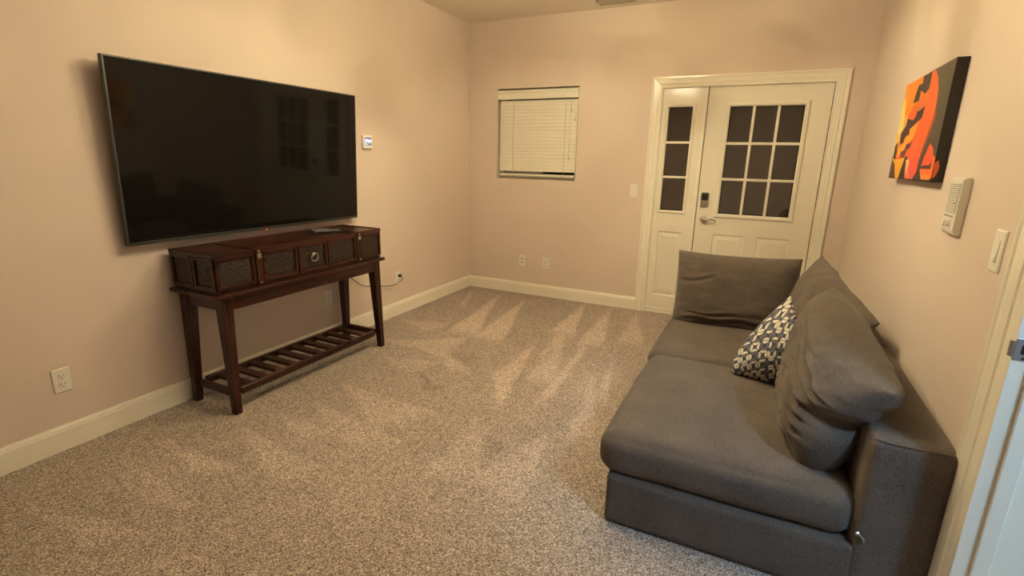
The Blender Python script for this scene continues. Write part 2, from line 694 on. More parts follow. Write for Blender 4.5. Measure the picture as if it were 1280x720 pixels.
FY = .006      # front face of the door leaf
d1 = thing('door_1', (2.825, .03, 0), 'cream entrance door with a nine-pane window, keypad lock and lever', 'door', None, 'structure')
b = newbm()
GX0, GX1, GZ0, GZ1 = 2.550, 3.103, .982, 1.880
pan = [(2.525, 2.785, .20, .80), (2.880, 3.140, .20, .80)]
slab_with_holes(b, 2.369, 3.281, .02, 2.046, FY, FY + .044, [(GX0, GX1, GZ0, GZ1)] + pan)
for (a, c, e, f) in pan: panel_ring(b, a, c, e, f, FY)
obj('leaf', b, M['door'], d1)
b = newbm()
lite_frame(b, GX0 - .034, GX1 + .034, GZ0 - .034, GZ1 + .034, FY, .036, .014)
obj('glazing_frame', b, M['door'], d1)
pw, ph = (GX1 - GX0) / 3, (GZ1 - GZ0) / 3
for k in (1, 2):
    b = newbm()
    muntin_bar(b, GX0 + k * pw - .011, GX0 + k * pw + .011, GZ0, GZ1, FY, .006)
    obj('muntin', b, M['door'], d1)
    b = newbm()
    muntin_bar(b, GX0, GX1, GZ0 + k * ph - .011, GZ0 + k * ph + .011, FY, .0055)
    obj('muntin', b, M['door'], d1)
for i in range(3):
    for j in range(3):
        b = newbm()
        box(b, GX0 + i * pw + .008, GX0 + (i + 1) * pw - .008, FY + .014, FY + .018, GZ0 + j * ph + .008, GZ0 + (j + 1) * ph - .008)
        obj('pane', b, M['glass'], d1, base=(GX0 + (i + .5) * pw, FY + .016, GZ0 + j * ph))
# lever set
lx, lz = 2.437, .925
rose = obj('lever_handle', tube(lathe(newbm(), [(0, 0), (.031, 0), (.033, .004), (.031, .012), (.018, .018), (.012, .020), (.012, .042), (0, .044)], 24,
                                  Matrix.Translation((lx, FY, lz)) @ Matrix.Rotation(math.pi / 2, 4, 'X')),
                                catmull([(lx, FY - .046, lz), (lx + .02, FY - .052, lz + .002), (lx + .055, FY - .05, lz + .010), (lx + .085, FY - .046, lz + .004), (lx + .108, FY - .044, lz - .012)], 5),
                                [.010] * 5 + [.0085] * 6 + [.007] * 6 + [.0055] * 3 + [.005], 10), M['nickel'], d1)
# keypad deadbolt
b = newbm()
box(b, 2.395, 2.462, FY - .022, FY, 1.035, 1.165, .011, 3)
kp = obj('keypad_lock', b, M['nickel'], d1)
b = newbm()
box(b, 2.400, 2.457, FY - .026, FY - .018, 1.095, 1.160, .006, 2)
obj('keypad_face', b, M['blackp'], kp)
# hinges
for hz in (1.80, 1.02, .25):
    b = newbm()
    tube(b, [(3.284, -.008, hz - .045), (3.284, -.008, hz + .045)], .0065, 10)
    box(b, 3.2815, 3.287, -.006, .02, hz - .045, hz + .045)
    obj('hinge', b, M['brass'], d1)

# sidelight ------------------------------------------------------------------
s1 = thing('window_2', (2.16, .03, 0), 'narrow cream sidelight with three dark panes beside the entrance door', 'sidelight', None, 'structure')
SX0, SX1, SZ0, SZ1 = 2.045, 2.248, .985, 1.887
b = newbm()
slab_with_holes(b, 1.988, 2.332, .02, 2.050, FY + .004, FY + .044, [(SX0, SX1, SZ0, SZ1), (2.050, 2.262, .175, .790)])
panel_ring(b, 2.050, 2.262, .175, .790, FY + .004)
obj('leaf', b, M['door'], s1)
b = newbm()
lite_frame(b, SX0 - .024, SX1 + .024, SZ0 - .024, SZ1 + .024, FY + .004, .026, .010)
obj('glazing_frame', b, M['door'], s1)
sh = (SZ1 - SZ0) / 3
for k in (1, 2):
    b = newbm()
    muntin_bar(b, SX0, SX1, SZ0 + k * sh - .010, SZ0 + k * sh + .010, FY + .004, .005)
    obj('muntin', b, M['door'], s1)
for k in range(3):
    b = newbm()
    box(b, SX0 + .004, SX1 - .004, FY + .018, FY + .022, SZ0 + k * sh + .008, SZ0 + (k + 1) * sh - .008)
    obj('pane', b, M['glass'], s1, base=((SX0 + SX1) / 2, FY + .02, SZ0 + k * sh))
b = newbm()
box(b, 1.988, 2.332, -.004, FY + .004, .02, .052, .003, 1)
obj('bottom_rail', b, M['door'], s1)
for k in range(3):
    for sx in (SX0 - .016, SX1 + .016):
        b = newbm()
        lathe(b, [(0, 0), (.0035, 0), (.003, .0015), (0, .002)], 8, Matrix.Translation((sx, FY - .006, SZ0 + (k + .5) * sh)) @ Matrix.Rotation(math.pi / 2, 4, 'X'))
        obj('screw', b, M['trim'], s1)

# window behind the blind ----------------------------------------------------
w1 = thing('window_1', ((WX0 + WX1) / 2, .1, WZ0), 'small vinyl window behind the closed blind', 'window', None, 'structure')
b = newbm()
fy0, fy1 = .085, .135
box(b, WX0, WX0 + .04, fy0, fy1, WZ0, WZ1)
box(b, WX1 - .04, WX1, fy0, fy1, WZ0, WZ1)
box(b, WX0 + .04, WX1 - .04, fy0, fy1, WZ0, WZ0 + .04)
box(b, WX0 + .04, WX1 - .04, fy0, fy1, WZ1 - .04, WZ1)
obj('window_frame', b, M['plate'], w1)
zm = (WZ0 + WZ1) / 2
b = newbm()
box(b, WX0 + .04, WX1 - .04, fy0, fy1, zm - .015, zm + .015)
obj('meeting_rail', b, M['plate'], w1)
for a, c in ((WZ0 + .04, zm - .015), (zm + .015, WZ1 - .04)):
    b = newbm()
    box(b, WX0 + .041, WX1 - .041, .108, .112, a + .001, c - .001)
    obj('pane', b, M['glass'], w1)

# side doorway trim ----------------------------------------------------------
t2 = thing('trim_2', (W, (OY0 + OY1) / 2, 0), 'cream casing and jamb of the side doorway beside the sofa', 'door casing', None, 'structure')
CW = .125
cx = W
b = newbm()
P = casing_prof(CW, .018)
rings = []
for c in range(4):
    ring = []
    for (a, d) in P:
        y0o, y1o, zt = OY0 + .020 + CW, OY1 - .020 - CW, OZ + CW
        if c == 0: p = (cx - d, y0o - a, 0)
        elif c == 1: p = (cx - d, y0o - a, zt - a)
        elif c == 2: p = (cx - d, y1o + a, zt - a)
        else: p = (cx - d, y1o + a, 0)
        ring.append(b.verts.new(p))
    rings.append(ring)
for i in range(3):
    for k in range(len(P)):
        b.faces.new((rings[i][k], rings[i][(k + 1) % len(P)], rings[i + 1][(k + 1) % len(P)], rings[i + 1][k]))
b.faces.new(rings[0])
b.faces.new(rings[3])
obj('casing', b, M['trim'], t2)
b = newbm()
JX0, JX1 = W - .012, W + WT + .012
box(b, JX0, JX1, OY0, OY0 + .019, 0, OZ)
box(b, JX0, JX1, OY1 - .019, OY1, 0, OZ)
box(b, JX0, JX1, OY1 - .019, OY0 + .019, OZ, OZ + .019)
obj('jamb', b, M['trim'], t2)
b = newbm()
box(b, W + .025, W + .062, OY0 - .012, OY0, 0, OZ - .012, .002, 1)
box(b, W + .025, W + .062, OY1, OY1 + .012, 0, OZ - .012, .002, 1)
box(b, W + .025, W + .062, OY1, OY0, OZ - .012, OZ, .002, 1)
obj('door_stop', b, M['trim'], t2)
b = newbm()
box(b, W - .011, W + .024, OY0 - .0025, OY0 + .0005, .952, 1.008, .001, 1)
pl = [(W - .011, OY0 - .0025), (W - .016, OY0 - .0015), (W - .0205, OY0 + .004), (W - .0205, OY0 + .0065), (W - .0145, OY0 + .001), (W - .011, OY0 - .0005)]
prism(b, pl, 'z', .960, 1.0)
sp_ = obj('strike_plate', b, M['steel'], t2)
b = newbm()
box(b, W + .001, W + .016, OY0 - .0030, OY0 - .0024, .968, .992)
obj('latch_hole', b, M['dark'], sp_)
for z in (.9575, 1.0025):
    b = newbm()
    lathe(b, [(0, 0), (.004, 0), (.003, .001), (0, .0012)], 10, Matrix.Translation((W + .009, OY0 - .0025, z)) @ Matrix.Rotation(math.pi / 2, 4, 'X'))
    obj('screw', b, M['iron'], sp_)

# ceiling register -----------------------------------------------------------
cv = thing('ceiling_vent', (1.55, -.16, H), 'flat beige air register in the ceiling above the window wall', 'vent')
b = newbm()
vx0, vx1, vy0, vy1 = 1.365, 1.745, -.29, -.045
for (a, c, e, f) in ((vx0, vx1, vy0, vy0 + .03), (vx0, vx1, vy1 - .03, vy1), (vx0, vx0 + .03, vy0 + .03, vy1 - .03), (vx1 - .03, vx1, vy0 + .03, vy1 - .03)):
    box(b, a, c, e, f, H - .006, H - .0005)
obj('frame', b, M['ceiling'], cv)
for k in range(7):
    b = newbm()
    y = vy0 + .042 + k * .027
    prism(b, [(y, H - .005), (y + .002, H - .0055), (y + .020, H - .002), (y + .018, H - .001)], 'x', vx0 + .03, vx1 - .03)
    obj('slat', b, M['ceiling'], cv)
b = newbm()
box(b, vx0 + .05, vx0 + .06, vy0 + .012, vy0 + .018, H - .016, H - .006)
obj('lever', b, M['iron'], cv)


# ================================================================== OBJECTS
def wall_frame(wall, a, z):
    """matrix with local u (right as seen), v (up), w (out of the wall)"""
    if wall == 'left': cols, o = ((0, 1, 0), (0, 0, 1), (1, 0, 0)), (0, a, z)
    elif wall == 'back': cols, o = ((1, 0, 0), (0, 0, 1), (0, -1, 0)), (a, 0, z)
    else: cols, o = ((0, -1, 0), (0, 0, 1), (-1, 0, 0)), (W, a, z)
    return Matrix(((cols[0][0], cols[1][0], cols[2][0], o[0]), (cols[0][1], cols[1][1], cols[2][1], o[1]),
                   (cols[0][2], cols[1][2], cols[2][2], o[2]), (0, 0, 0, 1)))


def xf(bm, mx):
    bmesh.ops.transform(bm, matrix=mx, verts=list(bm.verts))
    return bm


# ---- television -----------------------------------------------------------
TY0, TY1 = -3.432, -1.806
TH = math.hypot(.04, .896)
th = math.atan2(.04, .896)
TVM = Matrix.Translation((.062, 0, .946)) @ Matrix.Rotation(th, 4, 'Y')
tv = thing('television', (.05, (TY0 + TY1) / 2, .946), 'large black flat-screen television mounted above the console table', 'television')
b = newbm()
box(b, -.028, -.0015, TY0 + .004, TY1 - .004, .004, TH - .004)
obj('housing', xf(b, TVM), M['blackp'], tv)
b = newbm()
e = .007
box(b, -.030, 0, TY0, TY0 + e, 0, TH)
box(b, -.030, 0, TY1 - e, TY1, 0, TH)
box(b, -.030, 0, TY0 + e, TY1 - e, TH - e, TH)
box(b, -.030, .002, TY0 + e, TY1 - e, 0, .015, .001, 1)
obj('frame', xf(b, TVM), M['tvframe'], tv)
b = newbm()
box(b, -.004, -.001, TY0 + e + .0005, TY1 - e - .0005, .0155, TH - e - .0005)
obj('screen', xf(b, TVM), M['screen'], tv)
b = newbm()
box(b, -.048, -.028, TY0 + .25, TY1 - .25, .06, .50, .006, 2)
obj('rear_cover', xf(b, TVM), M['blackp'], tv)
b = newbm()
box(b, .0, .012, -2.95, -2.30, 1.30, 1.36)
box(b, .012, .045, -2.86, -2.83, 1.22, 1.62)
box(b, .012, .045, -2.42, -2.39, 1.22, 1.62)
obj('wall_bracket', b, M['iron'], tv)
b = newbm()
box(b, -.010, .0035, -2.632, -2.624, -.003, .002)
obj('standby_light', xf(b, TVM), emit_mat('red_standby_led', (1.0, .10, .03), 1.2), tv)

# ---- console table --------------------------------------------------------
BX0, BX1, BY0, BY1 = .040, .418, -3.235, -1.958
ct = thing('console_table', (.23, -2.6, 0), 'dark mahogany console table with carved front panels and slatted lower shelf', 'console table')
ZB, ZT = .702, .890      # chest part


def leg_bm(x0, x1, y0, y1, sx, sy):
    """square leg tapering to the foot; sx, sy point away from the table"""
    bm = newbm()
    top = [(x0, y0), (x1, y0), (x1, y1), (x0, y1)]
    w = .040
    fx0, fx1 = (x1 + .012 - w, x1 + .012) if sx > 0 else (x0 - .006, x0 - .006 + w)
    fy0, fy1 = (y1 + .004 - w, y1 + .004) if sy > 0 else (y0 - .004, y0 - .004 + w)
    bot = [(fx0, fy0), (fx1, fy0), (fx1, fy1), (fx0, fy1)]
    A = [bm.verts.new((p[0], p[1], .667)) for p in top]
    B = [bm.verts.new((p[0] * .85 + q[0] * .15, p[1] * .85 + q[1] * .15, .600)) for p, q in zip(top, bot)]
    C = [bm.verts.new((*p, 0.0)) for p in bot]
    for P, Q in ((A, B), (B, C)):
        for i in range(4): bm.faces.new((P[i], P[(i + 1) % 4], Q[(i + 1) % 4], Q[i]))
    bm.faces.new(A)
    bm.faces.new(C[::-1])
    bmesh.ops.bevel(bm, geom=[ed for ed in bm.edges], offset=.003, segments=1, affect='EDGES')
    return bm


LW = .066
for sx in (1, -1):
    for sy in (1, -1):
        x1 = BX1 - .006 if sx > 0 else BX0 + .006 + LW
        x0 = x1 - LW
        y1 = BY1 - .02 if sy > 0 else BY0 + .02 + LW
        y0 = y1 - LW
        obj('leg', leg_bm(x0, x1, y0, y1, sx, sy), M['woodz'], ct)
b = newbm()
box(b, BX1 - .032, BX1 - .009, BY0 + .072, BY1 - .072, .594, .667, .002, 1)
obj('apron', b, M['woody'], ct)
b = newbm()
box(b, BX0 + .013, BX0 + .035, BY0 + .072, BY1 - .072, .594, .667, .002, 1)
obj('apron', b, M['woody'], ct)
for y in (BY0 + .03, BY1 - .052):
    b = newbm()
    box(b, BX0 + .065, BX1 - .065, y, y + .022, .594, .667, .002, 1)
    obj('apron', b, M['woodx'], ct)
b = newbm()
box(b, BX0 - .014, BX1 + .018, BY0 - .016, BY1 + .016, .667, .690, .005, 2)
obj('base_moulding', b, M['woody'], ct)
b = newbm()
box(b, BX0, BX1 - .010, BY0 + .010, BY1 - .010, .690, .887)
chest = obj('chest_body', b, M['woody'], ct)
# lid: three boards with a raised rim
LY = [BY0, -2.975, -2.185, BY1]
for i in range(3):
    b = newbm()
    g = .0015
    box(b, BX0 + .012, BX1 - .012, LY[i] + (.012 if i == 0 else g), LY[i + 1] - (.012 if i == 2 else g), .887, .899)
    obj('top_board', b, M['woody'], ct)
b = newbm()
box(b, BX1 - .014, BX1, BY0, BY1, .883, .905, .002, 1)
box(b, BX0, BX0 + .012, BY0, BY1, .883, .905, .002, 1)
box(b, BX0 + .012, BX1 - .014, BY0, BY0 + .012, .883, .905, .002, 1)
box(b, BX0 + .012, BX1 - .014, BY1 - .012, BY1, .883, .905, .002, 1)
obj('top_rim', b, M['woody'], ct)
# iron straps across the top and down the front
for y in (-2.975, -2.185):
    b = newbm()
    box(b, BX0 + .012, BX1 - .013, y - .021, y + .021, .899, .904, .001, 1)
    box(b, BX1 - .004, BX1 + .004, y - .021, y + .021, .700, .902, .001, 1)
    st_ = obj('strap', b, M['woodz'], ct)
    b = newbm()
    box(b, BX1 + .003, BX1 + .010, y - .013, y + .013, .850, .876, .003, 2)
    obj('clasp', b, M['nickel'], st_)
    for zz in (.889, .712):
        b = newbm()
        lathe(b, [(0, 0), (.006, 0), (.005, .004), (0, .006)], 10, Matrix.Translation((BX1 + .004, y, zz)) @ Matrix.Rotation(math.pi / 2, 4, 'Y'))
        obj('rivet', b, M['nickel'], st_)
    b = newbm()
    for z in (.735, .755, .775, .795, .815, .83):
        box(b, BX1 + .0035, BX1 + .006, y - .019, y - .010, z - .005, z + .005, .001, 1)
    obj('strap_studs', b, M['iron'], st_)


# carved panels: a frame and a relief field each
def relief(mx, w, h, seed):
    """floral relief field, local u v (centre at origin), w out"""
    bm = newbm()
    n, m = 34, 28
    g = []
    for j in range(m + 1):
        row = []
        for i in range(n + 1):
            u, v = (i / n - .5) * w, (j / m - .5) * h
            r, a = math.hypot(u, v), math.atan2(v, u)
            f = .5 + .5 * math.sin(8 * a + 14 * math.sin(r * 38) + seed)
            f2 = .5 + .5 * math.cos(r * 190 + 3 * math.sin(4 * a))
            f3 = noise.noise((u * 90, v * 90, seed * 3.1))
            d = .0045 * (f * .5 + f2 * .35 + f3 * .4)
            eb = min(1, min(.5 - abs(i / n - .5), .5 - abs(j / m - .5)) * 14)
            row.append(bm.verts.new((u, v, d * eb)))
        g.append(row)
    for j in range(m):
        for i in range(n):
            f = bm.faces.new((g[j][i], g[j][i + 1], g[j + 1][i + 1], g[j + 1][i]))
            f.smooth = True
    return xf(bm, mx)


def carved_panel(mx, w, h, seed, wood):
    fr = .020
    b = newbm()
    box(b, -w / 2, -w / 2 + fr, -h / 2, h / 2, -.004, .011, .002, 1)
    box(b, w / 2 - fr, w / 2, -h / 2, h / 2, -.004, .011, .002, 1)
    box(b, -w / 2 + fr, w / 2 - fr, h / 2 - fr, h / 2, -.004, .0105, .002, 1)
    box(b, -w / 2 + fr, w / 2 - fr, -h / 2, -h / 2 + fr, -.004, .0105, .002, 1)
    fo = obj('panel_frame', xf(b, mx), wood, ct)
    obj('carved_field', relief(mx, w - 2 * fr, h - 2 * fr, seed), M['carved'], fo)
    return fo


def front_mx(y, z):
    return Matrix(((0, 0, 1, BX1 - .010), (1, 0, 0, y), (0, 1, 0, z), (0, 0, 0, 1)))


PY = [(-3.228, -2.999), (-2.950, -2.708), (-2.702, -2.474), (-2.468, -2.212), (-2.160, -1.965)]
for k, (a, c) in enumerate(PY):
    p_ = carved_panel(front_mx((a + c) / 2, .797), c - a, .176, k * 1.7, M['woody'])
    if k == 2:
        yc = (a + c) / 2
        b = newbm()
        lathe(b, [(0, 0), (.014, 0), (.011, .006), (.005, .010), (0, .011)], 14, Matrix.Translation((BX1 - .006, yc, .808)) @ Matrix.Rotation(math.pi / 2, 4, 'Y'))
        torus(b, .025, .0045, Matrix.Translation((BX1 + .007, yc, .794)) @ Matrix.Rotation(math.pi / 2, 4, 'Y') @ Matrix.Rotation(.12, 4, 'Y'), 24, 8)
        obj('ring_pull', b, M['nickel'], ct)
for sy, y in ((-1, BY0 + .010), (1, BY1 - .010)):
    for xa, xb in ((BX0 + .006, (BX0 + BX1) / 2 - .006), ((BX0 + BX1) / 2 + .001, BX1 - .014)):
        mx = Matrix(((-sy * 1.0, 0, 0, (xa + xb) / 2), (0, 0, sy * 1.0, y), (0, 1, 0, .797), (0, 0, 0, 1)))
        carved_panel(mx, xb - xa, .176, xa * 9 + sy, M['woodx'])
# lower shelf
SZ = .128
for x in (BX0 + .030, BX1 - .052):
    b = newbm()
    box(b, x, x + .028, BY0 + .085, BY1 - .085, SZ - .034, SZ + .006, .003, 1)
    obj('shelf_rail', b, M['woody'], ct)
for y in (BY0 + .035, BY1 - .062):
    b = newbm()
    box(b, BX0 + .058, BX1 - .052, y, y + .028, SZ - .034, SZ + .006, .003, 1)
    obj('shelf_end_rail', b, M['woodx'], ct)
b = newbm()
ys = BY0 + .13
box(b, BX0 + .0585, BX1 - .0525, ys, ys + .050, SZ - .016, SZ + .002, .002, 1)
s0 = obj('slat', b, M['woodx'], ct, base=(.23, ys, SZ))
NS = 10
for k in range(1, NS):
    clone(s0, (0, k * (BY1 - BY0 - .31) / (NS - 1), 0))

# ---- remotes ---------------------------------------------------------------
def remote(name, cx, cy, ang, L, Wd, z, label, nrow):
    mx = Matrix.Translation((cx, cy, z)) @ Matrix.Rotation(ang, 4, 'Z')
    t = thing(name, (cx, cy, z), label, 'remote', 'remotes on the console table')
    b = newbm()
    box(b, -L / 2, L / 2, -Wd / 2, Wd / 2, 0, .017, .005, 2)
    obj('shell', xf(b, mx), M['blackp'], t)
    for i in range(nrow):
        for j in range(3):
            b = newbm()
            u = -L / 2 + .02 + i * (L - .04) / (nrow - 1)
            v = (j - 1) * Wd * .27
            box(b, u - .005, u + .005, v - .004, v + .004, .0165, .0195, .001, 1)
            obj('button', xf(b, mx), M['remotekey'] if (i + j) % 3 else M['plate'], t)


M['remotekey'] = plain('grey_rubber_key', (.22, .21, .2), .5)
remote('remote_control', .255, -2.305, math.radians(52), .175, .046, .8995, 'black remote with grey keys nearer the console table front', 8)
remote('remote_control', .180, -2.288, math.radians(58), .150, .042, .8995, 'shorter black remote lying nearer the wall on the console table', 6)


# ---- outlets and switches ---------------------------------------------------
def plate_bm(w=.072, h=.118, t=.006):
    bm = newbm()
    P = [(0, 0), (0, t * .4), (.0035, t), ]
    rings = []
    for o, d in P:
        rings.append([bm.verts.new(p) for p in ((-w / 2 + o, -h / 2 + o, d), (w / 2 - o, -h / 2 + o, d), (w / 2 - o, h / 2 - o, d), (-w / 2 + o, h / 2 - o, d))])
    for i in range(2):
        for k in range(4): bm.faces.new((rings[i][k], rings[i][(k + 1) % 4], rings[i + 1][(k + 1) % 4], rings[i + 1][k]))
    bm.faces.new(rings[2])
    bm.faces.new(rings[0][::-1])
    return bm


def outlet(wall, a, z, label):
    mx = wall_frame(wall, a, z)
    t = thing('wall_outlet', mx.translation, label, 'outlet', 'wall outlets')
    obj('cover_plate', xf(plate_bm(), mx), M['plate'], t)
    for dz in (.0215, -.0215):
        b = newbm()
        pts = [(.0165 * math.cos(q) if abs(math.cos(q)) < .85 else math.copysign(.0145, math.cos(q)), dz + .0155 * math.sin(q)) for q in [k * math.pi / 10 for k in range(20)]]
        prism(b, pts, 'z', .005, .0085)
        r = obj('socket', xf(b, mx), M['plate'], t)
        b = newbm()
        box(b, -.0085, -.006, dz - .0005, dz + .0085, .0083, .0088)
        box(b, .006, .0082, dz + .0005, dz + .0080, .0083, .0088)
        lathe(b, [(.0028, .0083), (.0028, .0088)], 10, Matrix.Translation((0, dz - .0075, 0)))
        obj('slots', xf(b, mx), M['dark'], r)
    b = newbm()
    lathe(b, [(.003, .0058), (.0028, .007), (0, .0074)], 10)
    obj('screw', xf(b, mx), M['plate'], t)
    return t


outlet('left', -3.780, .346, 'cream wall outlet alone on the bare wall in front of the console table end')
outlet('left', -2.100, .354, 'cream wall outlet seen beneath the console table')
outlet('left', -1.270, .345, 'cream wall outlet with a black plug in its upper socket')
# coaxial plate and network plate on the window wall
mx = wall_frame('back', .660, .361)
t = thing('wall_plate', mx.translation, 'cream wall plate with two dark round jacks under the window', 'wall plate', 'low plates under the window')
obj('cover_plate', xf(plate_bm(), mx), M['plate'], t)
for dz in (.019, -.019):
    b = newbm()
    lathe(b, [(.008, .0055), (.008, .009), (.0055, .0095), (.005, .013), (0, .013)], 12, Matrix.Translation((0, dz, 0)))
    obj('jack', xf(b, mx), M['iron'], t)
mx = wall_frame('back', .930, .360)
t = thing('wall_plate', mx.translation, 'cream wall plate with rows of small ports, beside the two-jack plate', 'wall plate', 'low plates under the window')
obj('cover_plate', xf(plate_bm(), mx), M['plate'], t)
for r in range(3):
    for c in range(2):
        b = newbm()
        u, v = (c - .5) * .022, (r - 1) * .026
        box(b, u - .008, u + .008, v - .009, v + .009, .005, .0075, .001, 1)
        k_ = obj('port', xf(b, mx), M['plate'], t)
        b = newbm()
        box(b, u - .005, u + .005, v - .005, v + .003, .0073, .0078)
        obj('port_opening', xf(b, mx), M['remotekey'], k_)


def switch(wall, a, z, label):
    mx = wall_frame(wall, a, z)
    t = thing('light_switch', mx.translation, label, 'light switch', 'rocker light switches')
    obj('cover_plate', xf(plate_bm(.074, .120), mx), M['plate'], t)
    b = newbm()
    box(b, -.018, .018, -.0345, .0345, .0045, .0065, .001, 1)
    obj('switch_frame', xf(b, mx), M['plate'], t)
    b = newbm()
    prism(b, [(-.031, .006), (.031, .006), (.031, .0075), (.0, .0088), (-.031, .0125)], 'x', -.0150, .0150)
    obj('rocker', xf(b, mx), M['plate'], t)


switch('back', 1.795, 1.148, 'cream rocker light switch beside the entrance door casing')
switch('right', -2.947, 1.187, 'cream rocker light switch beside the side doorway, near the intercom')

# ---- thermostat -------------------------------------------------------------
mx = wall_frame('left', -1.602, 1.520)
t = thing('thermostat', mx.translation, 'small white thermostat with a lit blue screen beside the television', 'thermostat')
b = newbm()
box(b, -.054, .054, -.052, .052, 0, .024, .005, 2)
obj('case', xf(b, mx), M['plate'], t)
b = newbm()
box(b, -.037, .037, -.026, .034, .0235, .0246)
scr = obj('screen', xf(b, mx), emit_mat('thermostat_display', (.34, .40, .62), .55), t)
b = newbm()
box(b, -.037, .037, .024, .034, .0246, .0249)
obj('screen_bar', xf(b, mx), emit_mat('thermostat_bar', (.10, .07, .35), .5), scr)
b = newbm()
box(b, -.037, .037, -.026, -.002, .0246, .0249)
obj('screen_panel', xf(b, mx), emit_mat('thermostat_panel', (.16, .19, .30), .5), scr)
b = newbm()
for (x0, x1, y0, y1) in ((-.028, -.022, -.020, .006), (-.028, -.012, -.020, -.015), (.004, .010, -.008, .012), (.018, .030, .000, .014), (-.020, .0, .006, .018)):
    box(b, x0, x1, y0, y1, .0249, .0251)
obj('screen_marks', xf(b, mx), emit_mat('thermostat_marks', (.75, .82, .95), .7), scr)

# ---- intercom ---------------------------------------------------------------
mx = wall_frame('right', -2.548, 1.285)
t = thing('intercom', mx.translation, 'cream wall intercom with a slatted speaker grille below the canvas picture', 'intercom')
b = newbm()
prism(b, [(-.098, 0), (.098, 0), (.098, .018), (.092, .026), (-.070, .026), (-.086, .024), (-.098, .014)], 'x', -.068, .068)
bmesh.ops.bevel(b, geom=list(b.edges), offset=.003, segments=2, affect='EDGES')
obj('case', xf(b, mx), M['plate'], t)
b = newbm()
box(b, -.054, .054, -.022, .080, .0255, .0264)
obj('grille_recess', xf(b, mx), M['remotekey'], t)
for k in range(15):
    b = newbm()
    v = -.020 + k * .0068
    prism(b, [(v, .0262), (v + .0046, .0262), (v + .0042, .0285), (v + .0006, .0285)], 'x', -.054, .054)
    obj('grille_slat', xf(b, mx), M['plate'], t)
b = newbm()
box(b, -.054, .040, -.036, -.032, .0255, .0275)
obj('name_strip', xf(b, mx), M['remotekey'], t)
for (u, v, w_, h_) in ((-.030, -.062, .016, .026), (.014, -.058, .036, .028)):
    b = newbm()
    box(b, u - w_ / 2, u + w_ / 2, v - h_ / 2, v + h_ / 2, .024, .029, .0015, 1)
    bt = obj('button', xf(b, mx), M['plate'], t)
    b = newbm()
    box(b, u - w_ * .3, u + w_ * .35, v - h_ * .34, v - h_ * .18, .0288, .0293)
    box(b, u - w_ * .1, u + w_ * .1, v - h_ * .2, v + h_ * .2, .0288, .0293)
    obj('button_mark', xf(b, mx), M['iron'], bt)
b = newbm()
lathe(b, [(.003, .028), (.003, .0295), (0, .030)], 8, Matrix.Translation((.036, .012, 0)))
obj('indicator', xf(b, mx), M['iron'], t)

# ---- canvas picture ----------------------------------------------------------
AX = W - .040
AY0, AY1, AZ0, AZ1 = -1.498, -2.285, 1.358, 1.816


def canvas_pt(zx, zy):
    """photo crop point -> (y, z) on the canvas plane"""
    u, v = 1100 + zx / 4, 60 + zy / 4
    k = _fd * F_PX + _fr * (u - 640) + _fu * (360 - v)
    t = (AX - CAM.x) / k.x
    return (CAM.y + k.y * t, CAM.z + k.z * t)


def srgb(r, g, bl):
    f = lambda c: (c / 255 / 12.92) if c / 255 <= .04045 else ((c / 255 + .055) / 1.055) ** 2.4
    return (f(r), f(g), f(bl))


